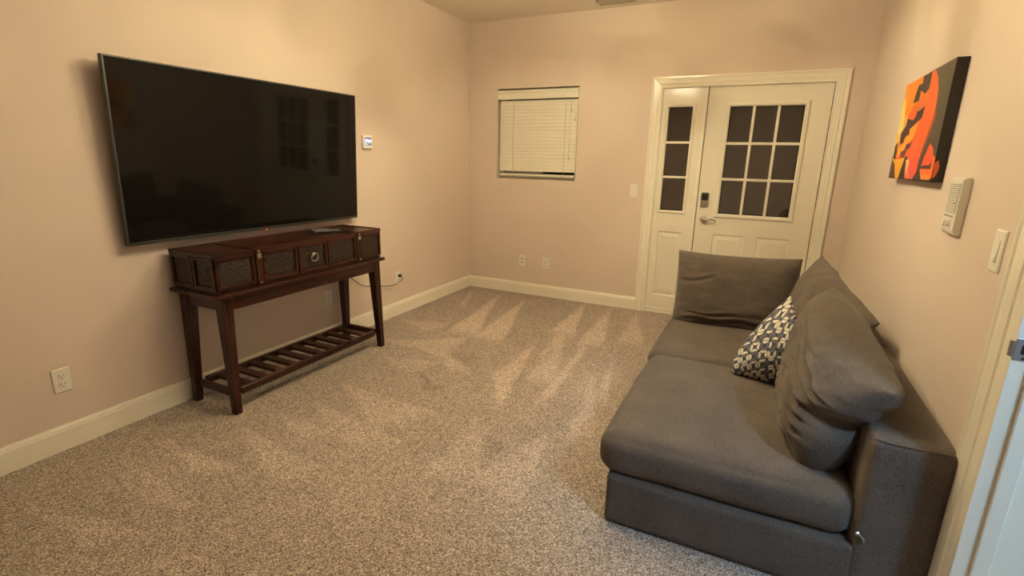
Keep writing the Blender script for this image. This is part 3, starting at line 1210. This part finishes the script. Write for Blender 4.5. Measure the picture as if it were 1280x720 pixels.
ART = [  # painted back to front: outline in crop points, colour at top, colour at bottom
    ([(120, 195), (395, 40), (330, 300), (310, 680), (40, 680)], (86, 78, 62), (52, 44, 40)),
    ([(125, 190), (262, 116), (200, 330), (120, 480), (60, 600), (72, 480)], (250, 140, 30), (255, 226, 130)),
    ([(150, 178), (262, 116), (225, 240), (150, 350), (125, 330), (142, 260)], (250, 138, 36), (248, 150, 30)),
    ([(120, 250), (132, 260), (118, 400), (92, 440), (88, 420), (108, 290)], (255, 205, 50), (255, 240, 170)),
    ([(281, 108), (291, 140), (294, 200), (286, 260), (270, 330), (244, 420), (212, 500), (188, 600), (160, 655), (112, 655), (140, 540), (70, 570), (95, 480), (150, 400), (140, 340), (210, 230), (262, 118)], (238, 106, 42), (240, 90, 40)),
    ([(222, 138), (264, 116), (246, 212), (236, 236), (222, 226), (206, 214), (196, 264), (166, 276), (180, 232), (196, 186), (214, 180)], (62, 46, 40), (70, 48, 40)),
    ([(248, 200), (228, 286), (206, 310), (182, 322), (160, 300), (196, 262), (206, 222), (224, 232)], (230, 120, 44), (225, 105, 40)),
    ([(228, 286), (212, 345), (190, 372), (176, 396), (150, 402), (146, 430), (126, 446), (114, 478), (98, 476), (106, 428), (130, 390), (140, 352), (164, 362), (180, 340), (186, 316), (206, 308)], (70, 46, 44), (64, 40, 48)),
    ([(152, 404), (196, 362), (166, 452), (132, 482), (120, 512), (104, 516), (84, 556), (92, 496), (116, 480), (128, 448), (148, 432)], (246, 150, 40), (255, 200, 60)),
    ([(168, 452), (150, 498), (132, 512), (122, 548), (102, 552), (106, 520), (124, 508), (130, 484), (156, 474)], (96, 50, 66), (110, 60, 90)),
    ([(92, 470), (84, 520), (76, 556), (66, 556), (76, 490)], (70, 40, 40), (60, 36, 40)),
    ([(150, 500), (176, 470), (196, 470), (180, 540), (150, 560), (136, 540)], (240, 110, 60), (236, 90, 60)),
    ([(286, 280), (268, 340), (200, 540), (176, 600), (188, 600), (220, 500), (250, 430), (276, 350)], (170, 70, 40), (120, 56, 40)),
    ([(74, 560), (124, 548), (102, 612), (86, 660), (74, 652)], (255, 190, 60), (250, 170, 40)),
    ([(130, 560), (162, 560), (142, 660), (124, 660)], (250, 210, 170), (220, 90, 70)),
    ([(148, 540), (196, 540), (182, 620), (152, 660), (140, 610)], (240, 90, 60), (225, 80, 70)),
    ([(44, 600), (70, 560), (74, 660), (44, 665)], (120, 80, 60), (60, 40, 40)),
    ([(100, 620), (122, 590), (122, 665), (92, 665)], (50, 30, 36), (40, 26, 30)),
    ([(252, 476), (266, 500), (268, 560), (238, 592), (204, 596), (222, 540)], (236, 88, 46), (236, 84, 48)),
    ([(192, 590), (272, 586), (266, 604), (192, 606)], (60, 34, 40), (60, 34, 40)),
    ([(198, 606), (264, 604), (244, 664), (204, 664)], (236, 90, 50), (245, 160, 70)),
    ([(270, 540), (284, 548), (262, 640), (240, 662), (250, 610)], (240, 104, 50), (246, 120, 50)),
    ([(44, 652), (330, 660), (330, 690), (44, 690)], (40, 28, 30), (40, 28, 30)),
]
ARTW = [([canvas_pt(*p) for p in poly], srgb(*c0), srgb(*c1)) for poly, c0, c1 in ART]


def inpoly(y, z, P):
    r = False
    j = len(P) - 1
    for i in range(len(P)):
        if (P[i][1] > z) != (P[j][1] > z) and y < (P[j][0] - P[i][0]) * (z - P[i][1]) / (P[j][1] - P[i][1]) + P[i][0]: r = not r
        j = i
    return r


def art_col(y, z):
    c = (.05, .04, .035)
    for P, c0, c1 in ARTW:
        if inpoly(y, z, P):
            zs = [p[1] for p in P]
            k = (z - min(zs)) / (max(zs) - min(zs))
            c = tuple(a * k + bb * (1 - k) for a, bb in zip(c0, c1))
    return c


cp = thing('canvas_picture', (AX, (AY0 + AY1) / 2, AZ0), 'canvas print of orange and yellow balloons with black zigzag bands', 'picture')
nx_, nz_ = 220, 130
verts = [(0, AY0 + (AY1 - AY0) * i / nx_ - (AY0 + AY1) / 2, (AZ1 - AZ0) * j / nz_) for j in range(nz_ + 1) for i in range(nx_ + 1)]
faces = [(j * (nx_ + 1) + i, j * (nx_ + 1) + i + 1, (j + 1) * (nx_ + 1) + i + 1, (j + 1) * (nx_ + 1) + i) for j in range(nz_) for i in range(nx_)]
me = bpy.data.meshes.new('print')
me.from_pydata(verts, [], faces)
ca = me.color_attributes.new('print', 'FLOAT_COLOR', 'POINT')
for i, v in enumerate(verts):
    ca.data[i].color = (*art_col(v[1] + (AY0 + AY1) / 2, v[2] + AZ0), 1)
tm = NT('canvas_print')
at = tm.n('ShaderNodeVertexColor', layer_name='print')
wv = tm.noise(tm.coord(), 1500, 1)
tm.set(at.outputs['Color'], .45, 0, .4)
tm.bump(wv, .1, .0005)
me.materials.append(tm.m)
po = bpy.data.objects.new('print', me)
COL.objects.link(po)
po.parent = cp
po.location = (-.0004, 0, 0)
M['canvas_edge'] = plain('dark_canvas_edge', (.016, .012, .012), .5)
b = newbm()
box(b, AX, W - .001, AY0, AY1, AZ0, AZ1)
obj('stretcher', b, M['canvas_edge'], cp)
b = newbm()
prism(b, [(AX + .001, AZ0 + .075), (AX + .012, AZ0 + .085), (AX + .019, AZ0 + .06), (AX + .014, AZ0 + .03), (AX + .003, AZ0 + .012)], 'y', AY1, AY1 - .0006)
obj('edge_print', b, plain('orange_print', (.75, .14, .035), .5), cp)

# ---- cord ----------------------------------------------------------------------
pc = thing('power_cord', (.03, -1.5, .30), 'dark power cord looping from the wall outlet to behind the console table', 'power cord')
b = newbm()
path = catmull([(.034, -1.262, .362), (.052, -1.270, .340), (.045, -1.31, .315), (.03, -1.39, .300), (.025, -1.50, .318), (.025, -1.60, .345), (.020, -1.72, .365), (.012, -1.82, .43), (.010, -1.90, .52), (.010, -1.95, .66), (.010, -2.03, .80), (.010, -2.10, .87)], 6)
tube(b, path, .0035, 8)
obj('cable', b, M['cordg'] if 'cordg' in M else plain('grey_cable', (.06, .055, .05), .5), pc)
b = newbm()
box(b, .0088, .034, -1.276, -1.248, .352, .378, .005, 2)
obj('plug', b, M['blackp'], pc)

# ---- window blind ----------------------------------------------------------------
bl = thing('window_blind', ((WX0 + WX1) / 2, .035, WZ0 + .01), 'closed cream slatted blind covering the small window', 'blind')
bx0, bx1 = WX0 + .022, WX1 - .012
b = newbm()
prism(b, [(-.012, 1.995), (-.012, 2.010), (-.006, 2.014), (-.006, 2.048), (-.012, 2.054), (-.012, 2.072), (-.006, 2.080), (.052, 2.080), (.052, 1.995)], 'x', WX0 + .006, WX1 - .004)
obj('valance', b, M['blind'], bl)
NSL, zt_, zb_ = 20, 1.988, 1.292
b = newbm()
tilt = math.radians(79)
cw, sw = math.cos(tilt) * .025, math.sin(tilt) * .025
prism(b, [(.026 - cw, -sw), (.026 - .0025, .001), (.026 + cw, sw), (.026 + cw + .0022, sw - .0008), (.0285, -.001), (.026 - cw + .0022, -sw - .0008)], 'x', bx0, bx1)
for v in b.verts: v.co.z += zt_ - .028
sl0 = obj('slat', b, M['blind'], bl, base=((bx0 + bx1) / 2, .026, zt_ - .028))
pitch = (zt_ - zb_ - .056) / (NSL - 1)
for k in range(1, NSL):
    c = clone(sl0, (random.uniform(-.001, .001), 0, -k * pitch))
b = newbm()
box(b, bx0, bx1, .010, .045, 1.248, 1.268, .004, 2)
obj('bottom_rail', b, M['blind'], bl)
for x in (.511, 1.072):
    b = newbm()
    tube(b, [(x, .0155, 1.99), (x, .0155, 1.255)], .0016, 6)
    for k in range(NSL):
        box(b, x - .003, x + .003, .013, .018, zt_ - .03 - k * pitch - .004, zt_ - .03 - k * pitch + .004)
    obj('ladder_cord', b, M['cordw'], bl)
for x, z in ((1.128, 1.44), (1.135, 1.89), (1.178, 1.80)):
    b = newbm()
    tube(b, [(x, .004, 1.995), (x, .004, z)], .0014, 6)
    pcx = obj('pull_cord', b, M['cordw'], bl)
    b = newbm()
    lathe(b, [(0, 0), (.006, .002), (.005, .014), (.002, .022), (0, .023)], 10, Matrix.Translation((x, .004, z - .018)))
    obj('tassel', b, M['cordw'], pcx)
b = newbm()
lathe(b, [(0, 0), (.010, .0), (.010, .006), (0, .006)], 12, Matrix.Translation((1.155, .0105, 1.250)) @ Matrix.Rotation(math.pi / 2, 4, 'X'))
obj('hold_down_button', b, M['plate'], bl)

# ---- sofa ----------------------------------------------------------------------------
def softbox(x0, x1, y0, y1, z0, z1, r, n=(24, 24, 10), crown=(0, 0, 0), nz=0.0, nsc=4.0, seed=0.0):
    """upholstered block: rounded edges, crowned faces, slight unevenness"""
    bm = newbm()
    bmesh.ops.create_cube(bm, size=2)
    lay = []
    # grid each face by hand for even control
    bm.clear()
    h = Vector(((x1 - x0) / 2, (y1 - y0) / 2, (z1 - z0) / 2))
    c = Vector(((x0 + x1) / 2, (y0 + y1) / 2, (z0 + z1) / 2))
    seen = {}

    def vert(i, j, k):
        key = (i, j, k)
        if key in seen: return seen[key]
        # cluster the grid lines towards the edges so the rounding has vertices
        def cl(t, hh):
            s = t * 2 - 1
            return math.copysign(abs(s) ** .62, s) if s else 0.0
        u, v, w = cl(i / n[0], h.x), cl(j / n[1], h.y), cl(k / n[2], h.z)
        p = Vector((u * h.x, v * h.y, w * h.z))
        q = Vector([max(-hh + r, min(hh - r, pp)) for pp, hh in zip(p, h)])
        d = p - q
        if d.length > 1e-9: d = d.normalized() * r if True else d
        p2 = q + d
        cu, cv, cw_ = max(0, 1 - u * u), max(0, 1 - v * v), max(0, 1 - w * w)
        p2.x += math.copysign(crown[0], u) * abs(u) ** 3 * math.sqrt(cv) * cw_ ** .7
        p2.y += math.copysign(crown[1], v) * abs(v) ** 3 * math.sqrt(cu) * cw_ ** .7
        p2.z += math.copysign(crown[2], w) * abs(w) ** 3 * (cu * cv) ** .55
        if nz:
            nn = noise.noise_vector(((p2.x + seed) * nsc, p2.y * nsc, p2.z * nsc))
            p2 += nn * nz
        vv = bm.verts.new(p2 + c)
        seen[key] = vv
        return vv
    for a, (na, nb) in enumerate(((n[1], n[2]), (n[0], n[2]), (n[0], n[1]))):
        for s in (0, n[a]):
            for i in range(na):
                for j in range(nb):
                    q = []
                    for di, dj in ((0, 0), (1, 0), (1, 1), (0, 1)):
                        t = [i + di, j + dj]
                        t.insert(a, s)
                        q.append(vert(*t))
                    f = bm.faces.new(q)
                    f.smooth = True
    return bm


def pillow(cx, U, V, w, h, t, n=44, p=2.6, q=.55, wr=.006, seed=0, deform=None, pinch=.05, uvs=None):
    """stuffed cushion: U width axis, V height axis; faces bulge along the normal"""
    U, V = Vector(U).normalized(), Vector(V)
    V = (V - U * V.dot(U)).normalized()
    N = U.cross(V)
    cx = Vector(cx)
    bm = newbm()
    uvl = bm.loops.layers.uv.new('UVMap')
    grids = {}
    uvof = {}
    for s in (1, -1):
        for j in range(n + 1):
            for i in range(n + 1):
                u, v = i / n * 2 - 1, j / n * 2 - 1
                u, v = math.copysign(abs(u) ** .8, u), math.copysign(abs(v) ** .8, v)
                edge = i in (0, n) or j in (0, n)
                if s < 0 and edge:
                    grids[(s, i, j)] = grids[(1, i, j)]
                    continue
                prof = (max(0, 1 - abs(u) ** p) * max(0, 1 - abs(v) ** p)) ** q
                pu = u * (1 - pinch * (1 - v * v)) * w / 2
                pv = v * (1 - pinch * (1 - u * u)) * h / 2
                d = t / 2 * prof
                # creases running in from the seams
                e_ = 1 - min(1 - abs(u), 1 - abs(v))
                k = noise.noise((u * 3.1 + seed, v * 3.1, s * 2.0 + seed)) + .5 * noise.noise((u * 7 + seed, v * 7, s * 3.0))
                d += wr * k * (0 if edge else 1) * (.4 + e_)
                P = Vector((pu, pv, s * d))
                if deform: P = deform(P, u, v, s)
                vv = bm.verts.new(cx + U * P.x + V * P.y + N * P.z)
                grids[(s, i, j)] = vv
                uvof[vv] = ((u + 1) / 2 * w, (v + 1) / 2 * h)
    for s in (1, -1):
        for j in range(n):
            for i in range(n):
                qd = [grids[(s, i, j)], grids[(s, i + 1, j)], grids[(s, i + 1, j + 1)], grids[(s, i, j + 1)]]
                if s < 0: qd.reverse()
                f = bm.faces.new(qd)
                f.smooth = True
                for lp in f.loops: lp[uvl].uv = uvof[lp.vert]
    return bm


SY0, SY1 = -3.092, -.985
SXF, SXB = 2.475, 3.511
so = thing('sofa', (3.0, -2.05, 0), 'charcoal fabric low sofa with loose cushions along the wall', 'sofa')
MID = -2.085
# upholstered base in two modules
obj('base', softbox(SXF, 3.318, SY0, MID - .002, .004, .215, .018, (20, 20, 8), (.004, .004, 0), .0015), M['sofa'], so)
obj('base', softbox(SXF, 3.318, MID + .002, SY1 - .21, .004, .215, .018, (20, 20, 8), (.004, .004, 0), .0015, seed=3), M['sofa'], so)
# backrest frames
obj('back_frame', softbox(3.292, SXB, SY0, MID - .002, .004, .604, .024, (12, 24, 16), (.005, .004, .006), .002), M['sofa'], so)
obj('back_frame', softbox(3.292, SXB, MID + .002, SY1, .004, .604, .024, (12, 24, 16), (.005, .004, .006), .002, seed=5), M['sofa'], so)
# arm at the far end
obj('arm', softbox(SXF + .01, 3.300, SY1 - .215, SY1, .004, .600, .032, (20, 12, 16), (.005, .005, .006), .002, seed=8), M['sofa'], so)
# seat cushions
obj('seat_cushion', softbox(2.432, 3.300, SY0 + .012, MID + .012, .208, .376, .062, (36, 36, 14), (.012, .008, .018), .004, 5, 1), M['sofa'], so)
obj('seat_cushion', softbox(2.415, 3.300, MID + .014, SY1 - .205, .208, .372, .055, (36, 36, 14), (.010, .006, .018), .004, 5, 4), M['sofa'], so)
# seams
M['seam'] = plain('dark_seam', (.03, .029, .028), .9)
b = newbm()
tube(b, catmull([(3.305, SY0 + .012, .598), (3.35, SY0 + .004, .598), (3.42, SY0 + .003, .599), (3.49, SY0 + .006, .597)], 4), .0025, 6)
obj('seam', b, M['sofa'], so)


def creases(P, u, v, s, L, side=1):
    """sunk folds: (v at u=.5, slope, half width, depth, u from, u to)"""
    if s != side: return
    for (v0, sl, hw, dp, ua, ub) in L:
        k = max(0, min(1, (u - ua) / .18)) * max(0, min(1, (ub - u) / .18))
        if k <= 0: continue
        d = (v - v0 - sl * (u - .5) - .03 * math.sin(9 * u + v0 * 7)) / hw
        if abs(d) > 4: continue
        P.z += 1.5 * k * dp * (-math.exp(-d * d) + .6 * math.exp(-(d - 1.8) ** 2))


FOLDS = [(.02, -.22, .035, .016, -.25, 1.0), (.22, -.30, .035, .014, -.05, .98), (.40, -.25, .03, .010, .15, .98),
         (-.18, -.12, .035, .014, -.35, .96), (-.36, -.05, .035, .012, -.2, .95), (-.55, .02, .04, .010, -.3, .9),
         (.10, .35, .03, .007, -.7, .2), (-.30, .30, .03, .007, -.8, -.1), (.55, -.1, .03, .007, -.4, .4), (-.72, .0, .04, .008, -.5, .8)]


def slump(P, u, v, s):
    # the upper near corner falls back over the sofa back, the lower part squashes onto the seat
    f = max(0, v) * max(0, (u + .6) / 1.6)
    P.z -= .10 * f
    P.y -= .075 * f
    # pinch between the two lobes on the near edge
    P.x -= .055 * math.exp(-((v + .02) / .18) ** 2) * max(0, u) ** 5
    P.x -= .05 * max(0, -v) ** 3 * max(0, u) ** 3
    creases(P, u, v, s, FOLDS)
    return P


# big back cushions: U runs towards the camera end, V up and leaning back, N faces the room
obj('back_cushion', pillow((3.195, -2.640, .615), (.03, -1, -.10), (.16, 0, 1), .75, .50, .26, 100, 4.2, .48, .010, 2.0, slump, .02), M['sofa'], so)

FOLDS2 = [(.45, -.5, .04, .010, .1, .95), (.10, -.3, .04, .008, .0, .9), (.70, -.7, .03, .012, .5, 1.0), (-.2, .2, .04, .006, -.6, .3)]


def slump2(P, u, v, s):
    f = max(0, v) * max(0, u)
    P.z -= .10 * f
    P.y -= .05 * f
    P.z -= .02 * max(0, v) ** 2
    creases(P, u, v, s, FOLDS2)
    return P


obj('back_cushion', pillow((3.210, -1.86, .620), (.14, -1, -.14), (.22, 0, 1), .74, .52, .22, 72, 2.8, .5, .008, 9.0, slump2, .04), M['sofa'], so)


def lean(P, u, v, s):
    # slightly dished top edge and soft ears
    P.y -= .010 * (1 - u * u) * max(0, v) ** 2
    creases(P, u, v, s, [(-.80, .02, .05, .010, -.9, .9), (-.62, .05, .04, .006, -.8, .2), (.6, .3, .05, .005, -1, -.3)], -1)
    creases(P, u, v, s, [(-.80, .02, .05, .010, -.9, .9), (-.62, .05, .04, .006, -.8, .2), (.6, .3, .05, .005, -1, -.3)], 1)
    return P


obj('back_cushion', pillow((2.800, -1.320, .598), (1, .05, .01), (0, .20, 1), .74, .50, .22, 64, 3.0, .5, .006, 14.0, lean, .025), M['sofa'], so)
# connector bracket
b = newbm()
box(b, 3.297, 3.309, SY0 - .008, SY0 + .001, .262, .274, .003, 1)
tube(b, catmull([(3.308, SY0 - .004, .266), (3.315, SY0 - .010, .262), (3.321, SY0 - .011, .256), (3.322, SY0 - .008, .244)], 4), .0026, 8)
obj('connector_bracket', b, M['nickel'], so)

# ---- patterned throw pillow -------------------------------------------------------------
def pattern_mat():
    t = NT('leaf_print_cotton')
    tc = t.n('ShaderNodeTexCoord')
    mp = t.n('ShaderNodeMapping')
    mp.inputs['Scale'].default_value = (24, 24, 24)
    mp.inputs['Rotation'].default_value = (0, 0, .35)
    t.l(tc.outputs['UV'], mp.inputs['Vector'])
    se = t.n('ShaderNodeSeparateXYZ')
    t.l(mp.outputs[0], se.inputs[0])
    x, y = se.outputs[0], se.outputs[1]
    ix, iy = t.math('FLOOR', x), t.math('FLOOR', y)
    fx = t.math('SUBTRACT', t.math('SUBTRACT', x, ix), .5)
    fy = t.math('SUBTRACT', t.math('SUBTRACT', y, iy), .5)
    par = t.math('FLOORED_MODULO', t.math('ADD', ix, iy), 2.0)      # 0 / 1
    sg = t.math('SUBTRACT', t.math('MULTIPLY', par, 2.0), 1.0)
    # bean axis alternates between the diagonals
    a = t.math('MULTIPLY', t.math('ADD', fx, t.math('MULTIPLY', fy, sg)), .7071)
    c = t.math('MULTIPLY', t.math('SUBTRACT', fx, t.math('MULTIPLY', fy, sg)), .7071)
    e1 = t.math('POWER', t.math('ABSOLUTE', t.math('DIVIDE', a, .50)), 2.0)
    e2 = t.math('POWER', t.math('ABSOLUTE', t.math('DIVIDE', c, .43)), 2.0)
    inside = t.math('LESS_THAN', t.math('ADD', e1, e2), 1.0)
    line = t.math('LESS_THAN', t.math('ABSOLUTE', c), .045)
    half = t.math('GREATER_THAN', c, 0.0)
    wn = t.n('ShaderNodeTexWhiteNoise', noise_dimensions='3D')
    cb = t.n('ShaderNodeCombineXYZ')
    t.l(ix, cb.inputs[0]); t.l(iy, cb.inputs[1]); t.l(half, cb.inputs[2])
    t.l(cb.outputs[0], wn.inputs['Vector'])
    cream = t.math('LESS_THAN', wn.outputs['Value'], .62)
    leaf = t.mix(cream, (.13, .13, .155), (.66, .62, .54))
    col = t.mix(inside, (.060, .062, .080), leaf)
    dark = t.math('MULTIPLY', line, inside)
    col = t.mix(dark, col, (.045, .045, .06))
    t.set(col, .9, 0, .2)
    w = t.noise(tc.outputs['UV'], 900, 2)
    t.bump(w, .3, .001)
    return t.m


TA, TB, TD, TC = Vector((2.862, -2.225, .395)), Vector((3.10, -2.27, .390)), Vector((3.145, -2.265, .610)), Vector((3.078, -2.050, .785))


def corner_pillow(A, B, D, C, size, t, n=40, seed=21.0):
    """soft pillow squeezed between four corner points (bottom left, bottom right, top right, top left)"""
    N0 = (B - A).cross(C - A).normalized()
    cen = (A + B + C + D) / 4

    def place(P, u, v, s):
        a, c = (u + 1) / 2, (v + 1) / 2
        q = A * (1 - a) * (1 - c) + B * a * (1 - c) + D * a * c + C * (1 - a) * c
        # the left seam bows out
        q += (A - D).normalized() * .085 * (1 - v * v) * (1 - a) ** 2
        q += N0 * P.z
        q.z = max(q.z, .388 + .004 * c)
        return q - cen
    return pillow(cen, (1, 0, 0), (0, 1, 0), size, size, t, n, 2.3, .62, .006, seed, place, .0)


tp = obj('throw_pillow', corner_pillow(TA, TB, TD, TC, .42, .20), pattern_mat())
tag(tp, 'small throw pillow with a cream and navy leaf print on the sofa', 'throw pillow')

# ---- ceiling fan with light kit (the room's lamp, above the frame) -----------------------
FX, FYc = 1.91, -1.80
fan = thing('ceiling_fan', (FX, FYc, H), 'ceiling fan with a four-lamp light kit in the middle of the room', 'ceiling fan')
M['fanwood'] = wood_mat('fan_blade_wood', 'x', (.10, .05, .025), (.22, .12, .06))
b = newbm()
lathe(b, [(0, -.001), (.07, -.001), (.068, -.03), (.03, -.06), (.013, -.065), (.10, -.07), (.125, -.10), (.125, -.15), (.09, -.18), (.045, -.185), (.045, -.22), (.03, -.24), (.012, -.25), (0, -.25)], 32, Matrix.Translation((FX, FYc, H)))
obj('motor_housing', b, M['nickel'], fan)
b = newbm()
tube(b, [(FX, FYc, H - .248), (FX, FYc, H - .41)], .0016, 6)
pcn = obj('pull_chain', b, M['brass'], fan)
b = newbm()
lathe(b, [(0, 0), (.007, .004), (.009, .016), (.006, .032), (.002, .042), (0, .043)], 12, Matrix.Translation((FX, FYc, H - .444)))
obj('chain_fob', b, M['iron'], pcn)
for k in range(5):
    a = k * 2 * math.pi / 5 + .3
    mx = Matrix.Translation((FX, FYc, H - .105)) @ Matrix.Rotation(a, 4, 'Z') @ Matrix.Rotation(.2, 4, 'X')
    b = newbm()
    prism(b, [(.16, -.05), (.60, -.068), (.64, -.05), (.65, 0), (.64, .05), (.60, .068), (.16, .05)], 'z', -.003, .003)
    bo = obj('blade', xf(b, mx), M['fanwood'], fan)
    b = newbm()
    box(b, .10, .20, -.02, .02, -.008, -.003)
    obj('blade_iron', xf(b, mx), M['nickel'], bo)


def shade_mat():
    t = NT('frosted_shade_glass')
    v = t.coord()
    f = t.noise(v, 30, 2)
    tr = t.n('ShaderNodeBsdfTransparent')
    tr.inputs[0].default_value = (.86, .82, .74, 1)
    df = t.n('ShaderNodeBsdfTranslucent')
    t.l(t.mix(f, (.9, .86, .78), (.95, .9, .82)), df.inputs[0])
    em = t.n('ShaderNodeEmission')
    em.inputs[0].default_value = (*WARM, 1)
    em.inputs[1].default_value = 3.0
    m1 = t.n('ShaderNodeMixShader')
    m1.inputs[0].default_value = .25
    t.l(tr.outputs[0], m1.inputs[1])
    t.l(df.outputs[0], m1.inputs[2])
    ad = t.n('ShaderNodeAddShader')
    t.l(m1.outputs[0], ad.inputs[0])
    t.l(em.outputs[0], ad.inputs[1])
    t.l(ad.outputs[0], t.out.inputs[0])
    return t.m


M['shade'] = shade_mat()
M['rim'] = plain('shade_rim', (.6, .55, .45), .4)
for k in range(4):
    a = k * math.pi / 2 + math.radians(35)
    mx = Matrix.Translation((FX, FYc, H - .215)) @ Matrix.Rotation(a, 4, 'Z')
    b = newbm()
    tube(b, catmull([(.02, 0, .01), (.07, 0, .0), (.11, 0, -.01), (.13, 0, -.035)], 4), .008, 8)
    obj('lamp_arm', xf(b, mx), M['nickel'], fan)
    sm = mx @ Matrix.Translation((.128, 0, -.03)) @ Matrix.Rotation(math.radians(-38), 4, 'Y')
    b = newbm()
    lathe(b, [(.022, 0), (.03, -.02), (.042, -.05), (.052, -.085), (.066, -.115)], 28, sm)
    for f in [f for f in b.faces if len(f.verts) > 4]: b.faces.remove(f)
    sh_ = obj('glass_shade', b, M['shade'], fan)
    b = newbm()
    torus(b, .066, .0085, sm @ Matrix.Translation((0, 0, -.115)), 32, 8)
    obj('shade_rim', b, M['rim'], sh_)
    ld = bpy.data.lights.new('bulb', 'POINT')
    ld.energy = LAMP_W
    ld.color = WARM
    ld.shadow_soft_size = .006
    lo = bpy.data.objects.new('bulb', ld)
    COL.objects.link(lo)
    lo.parent = fan
    lo.location = (sm @ Vector((0, 0, -.065))) - fan.location

# ---- hall lamp (cool light beyond the side doorway) ----------------------------------------
hl = thing('hall_ceiling_lamp', (4.25, -4.3, H), 'round white flush ceiling lamp in the hall', 'ceiling lamp')
b = newbm()
lathe(b, [(0, -.001), (.17, -.001), (.17, -.02), (.155, -.03), (0, -.03)], 32, Matrix.Translation((4.25, -4.3, H)))
obj('lamp_base', b, M['plate'], hl)
b = newbm()
lathe(b, [(.15, -.03), (.14, -.055), (.09, -.075), (0, -.082)], 32, Matrix.Translation((4.25, -4.3, H)))
obj('diffuser', b, emit_mat('cool_diffuser', (.38, .68, 1.0), HALL_W), hl)

# ---- unseen second lamp, shaped as an uplight bowl to add diffuse fill ------------------------------------------------
LX, LY_ = 1.75, -2.72
rl = thing('fill_uplight_bowl', (LX, LY_, H), 'unseen frosted uplight bowl added under the ceiling for diffuse fill light', 'ceiling lamp')
mxl = Matrix.Translation((LX, LY_, H - .03))
b = newbm()
lathe(b, [(0, .029), (.065, .029), (.062, .012), (.02, -.0), (.009, -.005), (.009, -.36), (0, -.36)], 24, mxl)
obj('stem', b, M['nickel'], rl)
b = newbm()
lathe(b, [(.19, -.255), (.186, -.262), (.17, -.30), (.12, -.345), (.05, -.368), (0, -.37), (0, -.362), (.05, -.36), (.115, -.338), (.163, -.296), (.178, -.258), (.182, -.252)], 36, mxl, True)
obj('glass_bowl', b, emit_mat('frosted_bowl_glass', (1.0, .88, .60), BOWL_GLOW), rl)
b = newbm()
lathe(b, [(.012, -.292), (.12, -.292), (.12, -.300), (.012, -.300)], 32, mxl, True)
obj('fill_disc', b, emit_mat('warm_fill_disc', (1.0, .88, .58), BOWL_UP), rl)
